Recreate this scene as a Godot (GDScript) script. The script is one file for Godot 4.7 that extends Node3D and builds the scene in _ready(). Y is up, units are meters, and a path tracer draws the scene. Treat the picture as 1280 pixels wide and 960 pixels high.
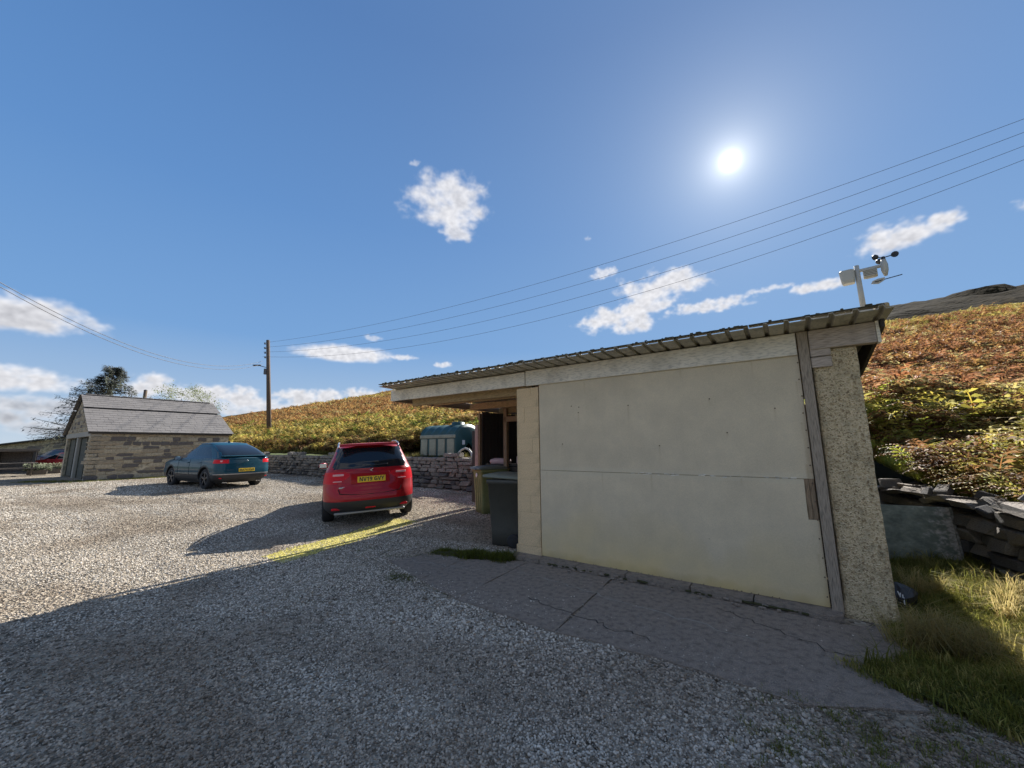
extends Node3D
# Hillside yard: timber and block garage, stone barn, parked cars, bracken hill. Local "site" axes: u right along the garage front, v out of the front.

const SITE_TURN := -35.4
var site := Transform3D(Basis(Vector3.UP, deg_to_rad(SITE_TURN)), Vector3(0.02, 0, -5.69))
var eye := Vector3(0, 1.5, 0)
var rng := RandomNumberGenerator.new()
var used := {}
var M := {}
var rough_noise := FastNoiseLite.new()

func _ready() -> void:
	rng.seed = 20
	rough_noise.noise_type = FastNoiseLite.TYPE_SIMPLEX_SMOOTH
	rough_noise.frequency = 0.1
	rough_noise.seed = 4
	var cam := Camera3D.new()
	cam.name = "camera"
	cam.fov = 90.0
	cam.near = 0.05
	cam.far = 9000.0
	add_child(cam)
	var pitch := deg_to_rad(9.17)
	cam.transform = Transform3D(Basis(Vector3.RIGHT, pitch) * Basis(Vector3.BACK, deg_to_rad(-0.5)), eye)
	var env := Environment.new()
	env.background_mode = Environment.BG_SKY
	env.sky = Sky.new()
	env.sky.sky_material = make_sky()
	env.tonemap_mode = Environment.TONE_MAPPER_LINEAR
	env.tonemap_exposure = 2.0
	env.sdfgi_enabled = true
	env.ssao_enabled = true
	env.ssil_enabled = true
	var we := WorldEnvironment.new()
	we.name = "environment"
	we.environment = env
	add_child(we)
	var sun := DirectionalLight3D.new()
	sun.name = "sun"
	sun.light_energy = 1.6
	sun.light_color = Color(1.0, 0.987, 0.965)
	sun.light_angular_distance = 0.5
	sun.shadow_enabled = true
	add_child(sun)
	sun.transform = Transform3D(Basis.from_euler(Vector3(deg_to_rad(-33.0), deg_to_rad(180.0 - 31.5), 0)), Vector3(0, 30, 0))
	make_materials()
	build_ground()
	build_walls()
	build_apron()
	build_garage()
	build_barn()
	build_pole()
	build_trees()
	build_far_side()
	build_cars()
	build_small_things()
	build_bracken()
	build_grass()
	build_pebbles()

# ---------------------------------------------------------------- mesh building
class MB:
	var st := SurfaceTool.new()
	var count := 0
	func _init(smooth := false) -> void:
		st.begin(Mesh.PRIMITIVE_TRIANGLES)
		st.set_smooth_group(0 if smooth else -1)
	func tri(a: Vector3, b: Vector3, c: Vector3) -> void:   # counter-clockwise from outside
		st.add_vertex(a); st.add_vertex(c); st.add_vertex(b); count += 1
	func quad(a: Vector3, b: Vector3, c: Vector3, d: Vector3) -> void:
		tri(a, b, c); tri(a, c, d)
	func box(c: Vector3, s: Vector3, bev := 0.0, t := Transform3D()) -> void:
		var h := s * 0.5
		if bev <= 0.0:
			bev = 0.0001
			var p := []
			for i in 8:
				p.append(t * (c + Vector3(h.x * (1 if i & 1 else -1), h.y * (1 if i & 2 else -1), h.z * (1 if i & 4 else -1))))
			quad(p[4], p[5], p[7], p[6]); quad(p[1], p[0], p[2], p[3]); quad(p[5], p[1], p[3], p[7])
			quad(p[0], p[4], p[6], p[2]); quad(p[6], p[7], p[3], p[2]); quad(p[0], p[1], p[5], p[4])
			return
		var v := []   # three vertices for each corner: pushed along x, y, z faces
		for i in 8:
			var sg := Vector3(1 if i & 1 else -1, 1 if i & 2 else -1, 1 if i & 4 else -1)
			var o := []
			for a in 3:
				var q := Vector3(h.x - bev, h.y - bev, h.z - bev)
				q[a] = h[a]
				o.append(t * (c + q * sg))
			v.append(o)
		solid(v)
	func solid(v: Array) -> void:
		var f := [[0, [1, 3, 7, 5]], [0, [4, 6, 2, 0]], [1, [2, 6, 7, 3]], [1, [0, 1, 5, 4]], [2, [4, 5, 7, 6]], [2, [1, 0, 2, 3]]]
		for e in f:
			var k: Array = e[1]
			quad(v[k[0]][e[0]], v[k[1]][e[0]], v[k[2]][e[0]], v[k[3]][e[0]])
		for ax in 3:
			var b := 1 << ax
			var o1 := (ax + 1) % 3
			var o2 := (ax + 2) % 3
			for s1 in 2:
				for s2 in 2:
					var i := (s1 << o1) | (s2 << o2)
					var j := i | b
					if (s1 == 1) == (s2 == 1):
						quad(v[i][o1], v[j][o1], v[j][o2], v[i][o2])
					else:
						quad(v[i][o2], v[j][o2], v[j][o1], v[i][o1])
		for i in 8:
			var par := (1 if i & 1 else 0) + (1 if i & 2 else 0) + (1 if i & 4 else 0)
			if par % 2 == 1:
				tri(v[i][0], v[i][1], v[i][2])
			else:
				tri(v[i][0], v[i][2], v[i][1])
	func tube(p0: Vector3, p1: Vector3, r0: float, r1: float, n := 8, caps := true) -> void:
		var d := (p1 - p0).normalized()
		var a := d.cross(Vector3.UP if absf(d.y) < 0.9 else Vector3.RIGHT).normalized()
		var b := d.cross(a).normalized()
		for i in n:
			var t0 := TAU * i / n
			var t1 := TAU * (i + 1) / n
			var e0 := a * cos(t0) + b * sin(t0)
			var e1 := a * cos(t1) + b * sin(t1)
			quad(p0 + e0 * r0, p0 + e1 * r0, p1 + e1 * r1, p1 + e0 * r1)
			if caps:
				tri(p1, p1 + e0 * r1, p1 + e1 * r1)
				tri(p0, p0 + e1 * r0, p0 + e0 * r0)
	func path(pts: Array, r: float, n := 5) -> void:
		for i in pts.size() - 1:
			tube(pts[i], pts[i + 1], r, r, n, i == 0 or i == pts.size() - 2)
	func lathe(prof: Array, origin: Vector3, axis: Vector3, n := 24) -> void:   # profile of (radius, height along the axis)
		var a := axis.cross(Vector3.UP if absf(axis.y) < 0.9 else Vector3.RIGHT).normalized()
		var b := axis.cross(a).normalized()
		for i in n:
			var e0 := a * cos(TAU * i / n) + b * sin(TAU * i / n)
			var e1 := a * cos(TAU * (i + 1) / n) + b * sin(TAU * (i + 1) / n)
			for k in prof.size() - 1:
				var q0: Vector2 = prof[k]
				var q1: Vector2 = prof[k + 1]
				quad(origin + e0 * q0.x + axis * q0.y, origin + e1 * q0.x + axis * q0.y, origin + e1 * q1.x + axis * q1.y, origin + e0 * q1.x + axis * q1.y)
	func prism(poly: PackedVector2Array, z0: float, z1: float, t := Transform3D()) -> void:   # polygon counter-clockwise in x,y, from z0 to z1
		var idx := Geometry2D.triangulate_polygon(poly)
		for k in range(0, idx.size(), 3):
			var a := poly[idx[k]]
			var b := poly[idx[k + 1]]
			var c := poly[idx[k + 2]]
			if (b - a).cross(c - a) < 0:
				var s := b; b = c; c = s
			tri(t * Vector3(a.x, a.y, z1), t * Vector3(b.x, b.y, z1), t * Vector3(c.x, c.y, z1))
			tri(t * Vector3(a.x, a.y, z0), t * Vector3(c.x, c.y, z0), t * Vector3(b.x, b.y, z0))
		for i in poly.size():
			var a := poly[i]
			var b := poly[(i + 1) % poly.size()]
			quad(t * Vector3(a.x, a.y, z0), t * Vector3(b.x, b.y, z0), t * Vector3(b.x, b.y, z1), t * Vector3(a.x, a.y, z1))
	func mesh() -> ArrayMesh:
		st.generate_normals()
		return st.commit()

# ---------------------------------------------------------------- scene helpers
func numbered(called: String) -> String:
	used[called] = used.get(called, -1) + 1
	return called if used[called] == 0 else "%s_%03d" % [called, used[called]]

func tag(o: Node3D, label: String, category: String, group := "", kind := "") -> Node3D:
	if label: o.set_meta("label", label)
	if category: o.set_meta("category", category)
	if group: o.set_meta("group", group)
	if kind: o.set_meta("kind", kind)
	return o

func thing(called: String, label: String, category: String, t := Transform3D(), group := "") -> Node3D:
	var o := Node3D.new()
	o.name = numbered(called)
	add_child(o)
	o.transform = t
	tag(o, label, category, group)
	return o

func put(parent: Node, called: String, mesh: Mesh, mat: Material, t := Transform3D()) -> MeshInstance3D:
	var o := MeshInstance3D.new()
	o.name = numbered(called) if parent == self else called
	o.mesh = mesh
	o.material_override = mat
	o.transform = t
	parent.add_child(o, true)
	return o

func part_box(parent: Node, called: String, c: Vector3, s: Vector3, mat: Material, bev := 0.004, t := Transform3D()) -> MeshInstance3D:
	var m := MB.new()
	m.box(Vector3.ZERO, s, bev)
	return put(parent, called, m.mesh(), mat, t * Transform3D(Basis(), c))

func sited(u: float, y: float, v: float, turn := 0.0) -> Transform3D:
	return site * Transform3D(Basis(Vector3.UP, deg_to_rad(turn)), Vector3(u, y, v))

func many(called: String, mesh: Mesh, mat: Material, list: Array, label: String, category: String, parent: Node = self) -> void:   # list of [Transform3D, Color]
	if list.is_empty(): return
	var mm := MultiMesh.new()
	mm.transform_format = MultiMesh.TRANSFORM_3D
	mm.use_colors = true
	mm.mesh = mesh
	mm.instance_count = list.size()
	var b := PackedFloat32Array()
	b.resize(list.size() * 16)
	var k := 0
	for e in list:
		var t: Transform3D = e[0]
		var c: Color = e[1]
		b[k] = t.basis.x.x; b[k + 1] = t.basis.y.x; b[k + 2] = t.basis.z.x; b[k + 3] = t.origin.x
		b[k + 4] = t.basis.x.y; b[k + 5] = t.basis.y.y; b[k + 6] = t.basis.z.y; b[k + 7] = t.origin.y
		b[k + 8] = t.basis.x.z; b[k + 9] = t.basis.y.z; b[k + 10] = t.basis.z.z; b[k + 11] = t.origin.z
		b[k + 12] = c.r; b[k + 13] = c.g; b[k + 14] = c.b; b[k + 15] = 1.0
		k += 16
	mm.buffer = b
	var o := MultiMeshInstance3D.new()
	o.name = numbered(called) if parent == self else called
	o.multimesh = mm
	o.material_override = mat
	parent.add_child(o, true)
	tag(o, label, category if parent == self else "", "", "stuff")

func sstep(a: float, b: float, x: float) -> float:
	return smoothstep(a, b, x)

func R(a: float, b: float) -> float:
	return rng.randf_range(a, b)

# ---------------------------------------------------------------- textures and materials
func noise(type: int, freq: float, sd := 1, oct := 4) -> FastNoiseLite:
	var n := FastNoiseLite.new()
	n.noise_type = type
	n.frequency = freq
	n.seed = sd
	n.fractal_type = FastNoiseLite.FRACTAL_FBM if oct > 1 else FastNoiseLite.FRACTAL_NONE
	n.fractal_octaves = oct
	return n

func ramp(stops: Array) -> Gradient:
	var g := Gradient.new()
	var o := PackedFloat32Array()
	var c := PackedColorArray()
	for s in stops:
		o.append(s[0])
		c.append(s[1] if s[1] is Color else Color(s[1], s[1], s[1]))
	g.offsets = o
	g.colors = c
	return g

func tex(n: FastNoiseLite, stops := [], size := 512) -> NoiseTexture2D:
	var t := NoiseTexture2D.new()
	t.width = size; t.height = size
	t.seamless = true
	t.generate_mipmaps = false
	t.noise = n
	if stops: t.color_ramp = ramp(stops)
	return t

func lin(r: float, g: float, b: float) -> Color:   # a real-world (linear) base colour
	return Color(r, g, b).linear_to_srgb()

func mat(c: Color, rough := 0.85, albedo: Texture2D = null, scale := Vector3.ONE, height: Texture2D = null, cm := 0.0, metal := 0.0) -> StandardMaterial3D:
	var m := StandardMaterial3D.new()
	m.albedo_color = c
	m.roughness = rough
	m.metallic = metal
	if albedo or height:
		m.uv1_triplanar = true
		m.uv1_scale = scale
		m.albedo_texture = albedo
	if height:
		m.heightmap_enabled = true
		m.heightmap_texture = height
		m.heightmap_scale = cm
	return m

func over(m: StandardMaterial3D, t: Texture2D, scale: Vector3) -> StandardMaterial3D:   # a second, coarser pattern multiplied in
	m.detail_enabled = true
	m.detail_blend_mode = BaseMaterial3D.BLEND_MODE_MUL
	m.detail_albedo = t
	m.detail_uv_layer = BaseMaterial3D.DETAIL_UV_2
	m.uv2_triplanar = true
	m.uv2_scale = scale
	return m

func make_materials() -> void:
	var SX := FastNoiseLite.TYPE_SIMPLEX_SMOOTH
	var CE := FastNoiseLite.TYPE_CELLULAR
	var cell := noise(CE, 0.045, 7, 1)
	cell.cellular_return_type = FastNoiseLite.RETURN_CELL_VALUE
	var cell_d := noise(CE, 0.045, 7, 1)
	cell_d.cellular_return_type = FastNoiseLite.RETURN_DISTANCE
	cell_d.cellular_distance_function = FastNoiseLite.DISTANCE_EUCLIDEAN
	var blotch := tex(noise(SX, 0.008, 3, 5), [[0.0, 0.74], [0.45, 0.94], [1.0, 1.0]])
	var blotch_soft := tex(noise(SX, 0.006, 5, 4), [[0.0, 0.86], [0.5, 0.97], [1.0, 1.0]])
	var fine := tex(noise(SX, 0.05, 11, 4), [[0.0, 0.80], [0.5, 0.97], [1.0, 1.0]])
	var fine_h := tex(noise(SX, 0.05, 12, 4))
	var grain := tex(noise(SX, 0.02, 21, 5), [[0.0, 0.55], [0.4, 0.86], [0.7, 1.0], [1.0, 0.9]])
	var stone_col := tex(noise(SX, 0.012, 31, 6), [[0.0, 0.66], [0.4, 0.88], [0.65, 1.0], [1.0, 0.94]])
	var stone_h := tex(noise(SX, 0.015, 33, 6))
	var gravel_col := tex(cell, [[0.0, Color(0.55, 0.54, 0.53)], [0.25, Color(0.76, 0.75, 0.73)], [0.5, Color(0.87, 0.86, 0.84)], [0.8, Color(0.95, 0.94, 0.92)], [1.0, Color(1, 1, 1)]], 1024)
	var gravel_h := tex(cell_d, [], 1024)
	M.gravel = over(mat(lin(0.50, 0.43, 0.34), 0.95, gravel_col, Vector3.ONE * 0.62, gravel_h, 3.0), blotch, Vector3.ONE * 0.11)
	M.gravel.uv1_world_triplanar = true
	M.gravel.uv2_triplanar = true
	M.pebble = mat(Color.WHITE, 0.92, fine, Vector3.ONE * 12.0)
	M.pebble.vertex_color_use_as_albedo = true
	M.concrete = over(mat(lin(0.40, 0.32, 0.25), 0.95, tex(noise(CE, 0.11, 19, 2), [[0.0, 0.70], [0.35, 0.88], [0.7, 1.0], [1.0, 1.0]]), Vector3.ONE * 2.6, fine_h, 1.0), tex(noise(SX, 0.014, 91, 5), [[0.0, 0.76], [0.36, 0.90], [0.47, 0.97], [0.56, 0.91], [0.70, 1.0], [1.0, 0.94]]), Vector3.ONE * 1.7)
	M.door = null
	M.galv = over(mat(lin(0.62, 0.57, 0.47), 0.6, fine, Vector3.ONE * 1.2), blotch, Vector3.ONE * 0.8)
	M.fascia = over(mat(lin(0.86, 0.78, 0.64), 0.75, tex(noise(SX, 0.03, 44, 5), [[0.0, 0.78], [0.5, 0.96], [1.0, 1.0]]), Vector3(0.7, 2.5, 2.5), fine_h, 0.15), blotch_soft, Vector3.ONE * 0.7)
	M.block = over(mat(lin(0.80, 0.585, 0.34), 0.9, fine, Vector3.ONE * 2.0, fine_h, 0.35), blotch_soft, Vector3.ONE * 0.9)
	M.mortar = mat(lin(0.72, 0.53, 0.31), 0.95, fine, Vector3.ONE * 3.0)
	var dash := noise(CE, 0.09, 17, 1)
	dash.cellular_return_type = FastNoiseLite.RETURN_CELL_VALUE
	var dash_d := noise(CE, 0.09, 17, 1)
	dash_d.cellular_return_type = FastNoiseLite.RETURN_DISTANCE
	M.harling = over(mat(lin(0.88, 0.73, 0.51), 0.95, tex(dash, [[0.0, Color(0.60, 0.55, 0.48)], [0.22, Color(0.84, 0.80, 0.73)], [0.55, Color(0.95, 0.93, 0.88)], [1.0, Color(1, 0.99, 0.96)]]), Vector3.ONE * 2.1, tex(dash_d), 1.4), blotch, Vector3.ONE * 1.3)
	M.timber_v = mat(lin(0.40, 0.32, 0.24), 0.9, grain, Vector3(14, 0.8, 14), grain, 0.35)
	M.timber_h = mat(lin(0.55, 0.45, 0.37), 0.9, grain, Vector3(0.8, 14, 14), grain, 0.3)
	M.timber_d = mat(lin(0.55, 0.40, 0.22), 0.9, grain, Vector3(0.8, 10, 14), grain, 0.3)
	M.post = mat(lin(0.34, 0.24, 0.15), 0.9, grain, Vector3(12, 0.7, 12), grain, 0.3)
	M.pinkboard = mat(lin(0.50, 0.36, 0.31), 0.9, grain, Vector3(12, 0.7, 12))
	M.dark = mat(lin(0.03, 0.027, 0.025), 0.95, fine, Vector3.ONE)
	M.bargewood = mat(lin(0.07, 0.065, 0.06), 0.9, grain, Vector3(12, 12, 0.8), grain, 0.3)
	M.stone = over(mat(lin(0.58, 0.47, 0.32), 0.95, stone_col, Vector3.ONE * 1.6, stone_h, 2.0), blotch, Vector3.ONE * 0.9)
	M.stone_pale = over(mat(lin(0.66, 0.55, 0.38), 0.95, stone_col, Vector3.ONE * 1.4, stone_h, 1.5), blotch, Vector3.ONE * 1.1)
	M.stone_dark = mat(lin(0.22, 0.19, 0.165), 0.95, stone_col, Vector3.ONE * 2.0, stone_h, 2.0)
	M.drystone = mat(lin(0.31, 0.27, 0.225), 0.95, stone_col, Vector3.ONE * 2.2, stone_h, 2.5)
	M.drystone_b = mat(lin(0.42, 0.36, 0.295), 0.95, stone_col, Vector3.ONE * 2.0, stone_h, 2.5)
	M.drystone_c = mat(lin(0.16, 0.145, 0.135), 0.95, stone_col, Vector3.ONE * 2.4, stone_h, 2.5)
	M.barnwall = over(mat(lin(0.60, 0.50, 0.34), 0.95, stone_col, Vector3.ONE * 0.9, stone_h, 1.5), blotch, Vector3.ONE * 0.5)
	M.slate = over(mat(lin(0.21, 0.19, 0.172), 0.7, fine, Vector3(0.8, 2.0, 2.0), fine_h, 0.2), blotch_soft, Vector3.ONE * 0.4)
	M.barndoor = over(mat(lin(0.125, 0.122, 0.088), 0.8, grain, Vector3(9, 0.5, 9)), blotch, Vector3.ONE)
	M.lintel = mat(lin(0.40, 0.37, 0.31), 0.9, fine, Vector3.ONE * 2.0)
	M.soil = over(mat(lin(0.13, 0.10, 0.045), 1.0, fine, Vector3.ONE * 0.8, fine_h, 4.0), blotch, Vector3.ONE * 0.1)
	M.grassland = over(mat(lin(0.14, 0.15, 0.045), 1.0, fine, Vector3.ONE * 1.2, fine_h, 4.0), blotch, Vector3.ONE * 0.15)
	M.moor = over(mat(lin(0.050, 0.036, 0.016), 1.0, tex(noise(SX, 0.02, 61, 6), [[0.0, 0.30], [0.4, 0.62], [0.6, 1.0], [1.0, 0.75]]), Vector3.ONE * 0.028, stone_h, 60.0), blotch, Vector3(0.006, 0.02, 0.006))
	M.far_land = over(mat(lin(0.15, 0.17, 0.08), 1.0, blotch, Vector3.ONE * 0.01), blotch, Vector3.ONE * 0.002)
	M.leaf = mat(Color.WHITE, 0.65)
	M.leaf.vertex_color_use_as_albedo = true
	M.leaf.backlight_enabled = true
	M.leaf.backlight = Color(1, 1, 1)
	M.leaf.cull_mode = BaseMaterial3D.CULL_DISABLED
	M.leaf.metallic_specular = 0.3
	M.needle = mat(lin(0.115, 0.13, 0.085), 0.7)
	M.needle.backlight_enabled = true
	M.needle.backlight = Color(0.4, 0.4, 0.4)
	M.bark = mat(lin(0.10, 0.08, 0.06), 0.95, grain, Vector3(4, 0.6, 4))
	M.moss = mat(lin(0.10, 0.095, 0.035), 1.0, fine, Vector3.ONE * 9.0, fine_h, 1.5)
	M.moss_dark = mat(lin(0.13, 0.11, 0.06), 1.0, fine, Vector3.ONE * 9.0, fine_h, 1.5)
	M.pole = mat(lin(0.16, 0.11, 0.075), 0.9, grain, Vector3(8, 0.4, 8))
	M.wire = mat(lin(0.10, 0.10, 0.11), 0.6)
	M.steel = mat(lin(0.35, 0.35, 0.36), 0.45, null, Vector3.ONE, null, 0.0, 0.7)
	M.white_plastic = mat(lin(0.46, 0.435, 0.375), 0.5)
	M.black_plastic = mat(lin(0.025, 0.025, 0.027), 0.5)
	M.rubber = mat(lin(0.022, 0.022, 0.023), 0.85)
	M.bin_black = over(mat(lin(0.075, 0.072, 0.058), 0.6, fine, Vector3.ONE * 2.0), blotch_soft, Vector3.ONE * 1.5)
	M.bin_lid = mat(lin(0.19, 0.20, 0.16), 0.6, fine, Vector3.ONE * 2.0)
	M.bin_green = over(mat(lin(0.26, 0.27, 0.11), 0.6, fine, Vector3.ONE * 2.0), blotch_soft, Vector3.ONE * 1.5)
	M.tank_teal = mat(lin(0.012, 0.055, 0.055), 0.5)
	M.tank_panel = over(mat(lin(0.30, 0.31, 0.23), 0.6, fine, Vector3.ONE), blotch_soft, Vector3.ONE)
	M.board_green = over(mat(lin(0.15, 0.175, 0.125), 0.85, fine, Vector3.ONE * 2.5, fine_h, 0.3), tex(noise(SX, 0.01, 71, 5), [[0.0, 0.55], [0.5, 0.9], [0.6, 1.0]]), Vector3.ONE * 0.8)
	M.board_pale = mat(lin(0.30, 0.28, 0.24), 0.9, stone_col, Vector3.ONE * 3.0)
	M.bag = mat(lin(0.02, 0.018, 0.016), 0.55)
	M.white_print = mat(lin(0.7, 0.7, 0.7), 0.5)
	M.yellow_line = over(mat(lin(0.62, 0.53, 0.15), 0.9, gravel_col, Vector3.ONE * 0.62, gravel_h, 2.5), blotch_soft, Vector3.ONE)
	M.yellow_line.uv1_world_triplanar = true
	M.plate = mat(lin(0.85, 0.55, 0.02), 0.45)
	M.lens_red = mat(lin(0.62, 0.02, 0.03), 0.3)
	M.lens_red.metallic_specular = 0.25
	M.lens_clear = mat(lin(0.80, 0.42, 0.42), 0.15)
	M.glass = mat(lin(0.012, 0.016, 0.02), 0.04)
	M.chrome = mat(lin(0.7, 0.7, 0.72), 0.2, null, Vector3.ONE, null, 0.0, 1.0)
	M.clad = mat(lin(0.03, 0.03, 0.031), 0.6)
	M.well = mat(lin(0.006, 0.006, 0.006), 0.95)
	M.alloy_dark = mat(lin(0.05, 0.05, 0.055), 0.35, null, Vector3.ONE, null, 0.0, 0.6)
	M.alloy = mat(lin(0.3, 0.3, 0.31), 0.35, null, Vector3.ONE, null, 0.0, 0.8)
	M.paint_red = paint(lin(0.37, 0.004, 0.010))
	M.paint_blue = paint(lin(0.002, 0.048, 0.075))
	M.paint_purple = paint(lin(0.04, 0.012, 0.045))
	M.paint_scarlet = paint(lin(0.32, 0.02, 0.02))
	M.pale_bag = mat(lin(0.55, 0.42, 0.42), 0.7)
	M.card = mat(lin(0.32, 0.2, 0.13), 0.8)
	M.shed_roof = over(mat(lin(0.30, 0.30, 0.29), 0.6, fine, Vector3.ONE), blotch_soft, Vector3.ONE)
	M.picnic = mat(lin(0.16, 0.13, 0.10), 0.9, grain, Vector3(1, 8, 8))
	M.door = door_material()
	dull()

func dull() -> void:
	for k in ["moor", "soil", "grassland", "far_land", "gravel", "pebble"]: M[k].metallic_specular = 0.08

func paint(c: Color) -> StandardMaterial3D:
	var m := mat(c, 0.5)
	m.clearcoat_enabled = true
	m.metallic_specular = 0.3
	m.clearcoat = 0.55
	m.clearcoat_roughness = 0.05
	return m

func door_material() -> StandardMaterial3D:
	# painted board: faint grain of rolled paint, run stains, ochre glow of bounced light painted in near the foot (mapped over 3.02 m x 2.36 m)
	var w := 640
	var h := 512
	var n1 := noise(FastNoiseLite.TYPE_SIMPLEX_SMOOTH, 1.0, 51, 5)
	var n2 := noise(FastNoiseLite.TYPE_SIMPLEX_SMOOTH, 1.0, 52, 4)
	var im := Image.create(w, h, false, Image.FORMAT_RGB8)
	var r2 := RandomNumberGenerator.new()
	r2.seed = 9
	for j in h:
		var y := 2.36 * (1.0 - (j + 0.5) / h)
		for i in w:
			var x := 3.02 * (i + 0.5) / w
			var a := n1.get_noise_2d(x * 1.1, y * 1.6)
			var streak := n2.get_noise_2d(x * 7.0, y * 0.7)
			var fleck := r2.randf()
			var bounce_glow := clampf(1.0 - y / (0.62 + 0.5 * n1.get_noise_2d(x * 0.8 + 9.0, 3.0)), 0.0, 1.0) * (0.75 + 0.5 * a)  # warm bounced light put into the colour, fading upward from the foot
			var b := n2.get_noise_2d(x * 3.3 + 70.0, y * 3.1)
			var k := 0.955 + 0.035 * a + 0.012 * streak - 0.075 * fleck + 0.03 * b
			var c := Color(0.87, 0.80, 0.675) * k
			c = c.lerp(Color(0.76, 0.70, 0.60), clampf((n1.get_noise_2d(x * 3.4 + 31.0, y * 4.2) - 0.10) * 0.9, 0.0, 0.22))
			if y < 0.16: c = c.lerp(Color(0.55, 0.47, 0.33), clampf((0.16 - y) * 5.0 + 0.35 * b - 0.1, 0.0, 0.7))
			if x > 2.93: c = c.lerp(Color(0.55, 0.44, 0.32), clampf((x - 2.93) * 5.0 + 0.5 * streak - 0.15, 0.0, 0.6))
			c = c.lerp(Color(0.85, 0.735, 0.48), clampf(bounce_glow * 0.75, 0.0, 1.0))
			if absf(y - 1.17) < 0.05 + 0.02 * a:
				c = c.lerp(Color(0.80, 0.76, 0.66), 0.25)
			im.set_pixel(i, j, c)
	for q in [[0.60, 1.93], [1.27, 1.98], [2.17, 1.99], [0.35, 1.52], [2.31, 1.62], [2.75, 1.85], [1.61, 1.49], [0.1, 1.15], [0.9, 1.15], [1.5, 1.16], [2.4, 1.15], [2.95, 1.3], [2.95, 1.7], [2.95, 0.5], [2.95, 2.1], [1.9, 2.34], [0.7, 2.33], [2.6, 2.34]]:   # rust and dirt runs
		var ln := r2.randf_range(0.06, 0.30)
		var wd := r2.randf_range(0.004, 0.012)
		for jj in int(ln / 2.36 * h):
			var f := 1.0 - jj / (ln / 2.36 * h)
			for ii in range(-3, 4):
				var px := clampi(int(q[0] / 3.02 * w) + ii, 0, w - 1)
				var py := clampi(int((1.0 - q[1] / 2.36) * h) + jj, 0, h - 1)
				im.set_pixel(px, py, im.get_pixel(px, py).lerp(Color(0.45, 0.33, 0.20), 0.16 * f * exp(-absf(ii * 0.0047) / wd)))
	var m := StandardMaterial3D.new()
	m.albedo_texture = ImageTexture.create_from_image(im)
	m.roughness = 0.6
	m.texture_repeat = false
	return m

func board_material() -> StandardMaterial3D:   # green paint, worn through to grey board near the right edge
	var n1 := noise(FastNoiseLite.TYPE_SIMPLEX_SMOOTH, 1.0, 151, 5)
	var im := Image.create(256, 224, false, Image.FORMAT_RGB8)
	for j in 224:
		for i in 256:
			var x := i / 256.0
			var y := j / 224.0
			var n := n1.get_noise_2d(x * 5.0, y * 5.0)
			var n2 := n1.get_noise_2d(x * 18.0 + 50.0, y * 18.0)
			var c := lin(0.21, 0.22, 0.165) * (1.0 + 0.25 * n + 0.12 * n2)
			var w := smoothstep(0.05, 0.30, x - 0.72 + 0.42 * n + 0.12 * n2)
			c = c.lerp(lin(0.42, 0.37, 0.31) * (1.0 + 0.3 * n2), clampf(w, 0.0, 1.0))
			im.set_pixel(i, j, Color(c.r, c.g, c.b))
	var m := StandardMaterial3D.new()
	m.albedo_texture = ImageTexture.create_from_image(im)
	m.roughness = 0.85
	m.texture_repeat = false
	return m

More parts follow.
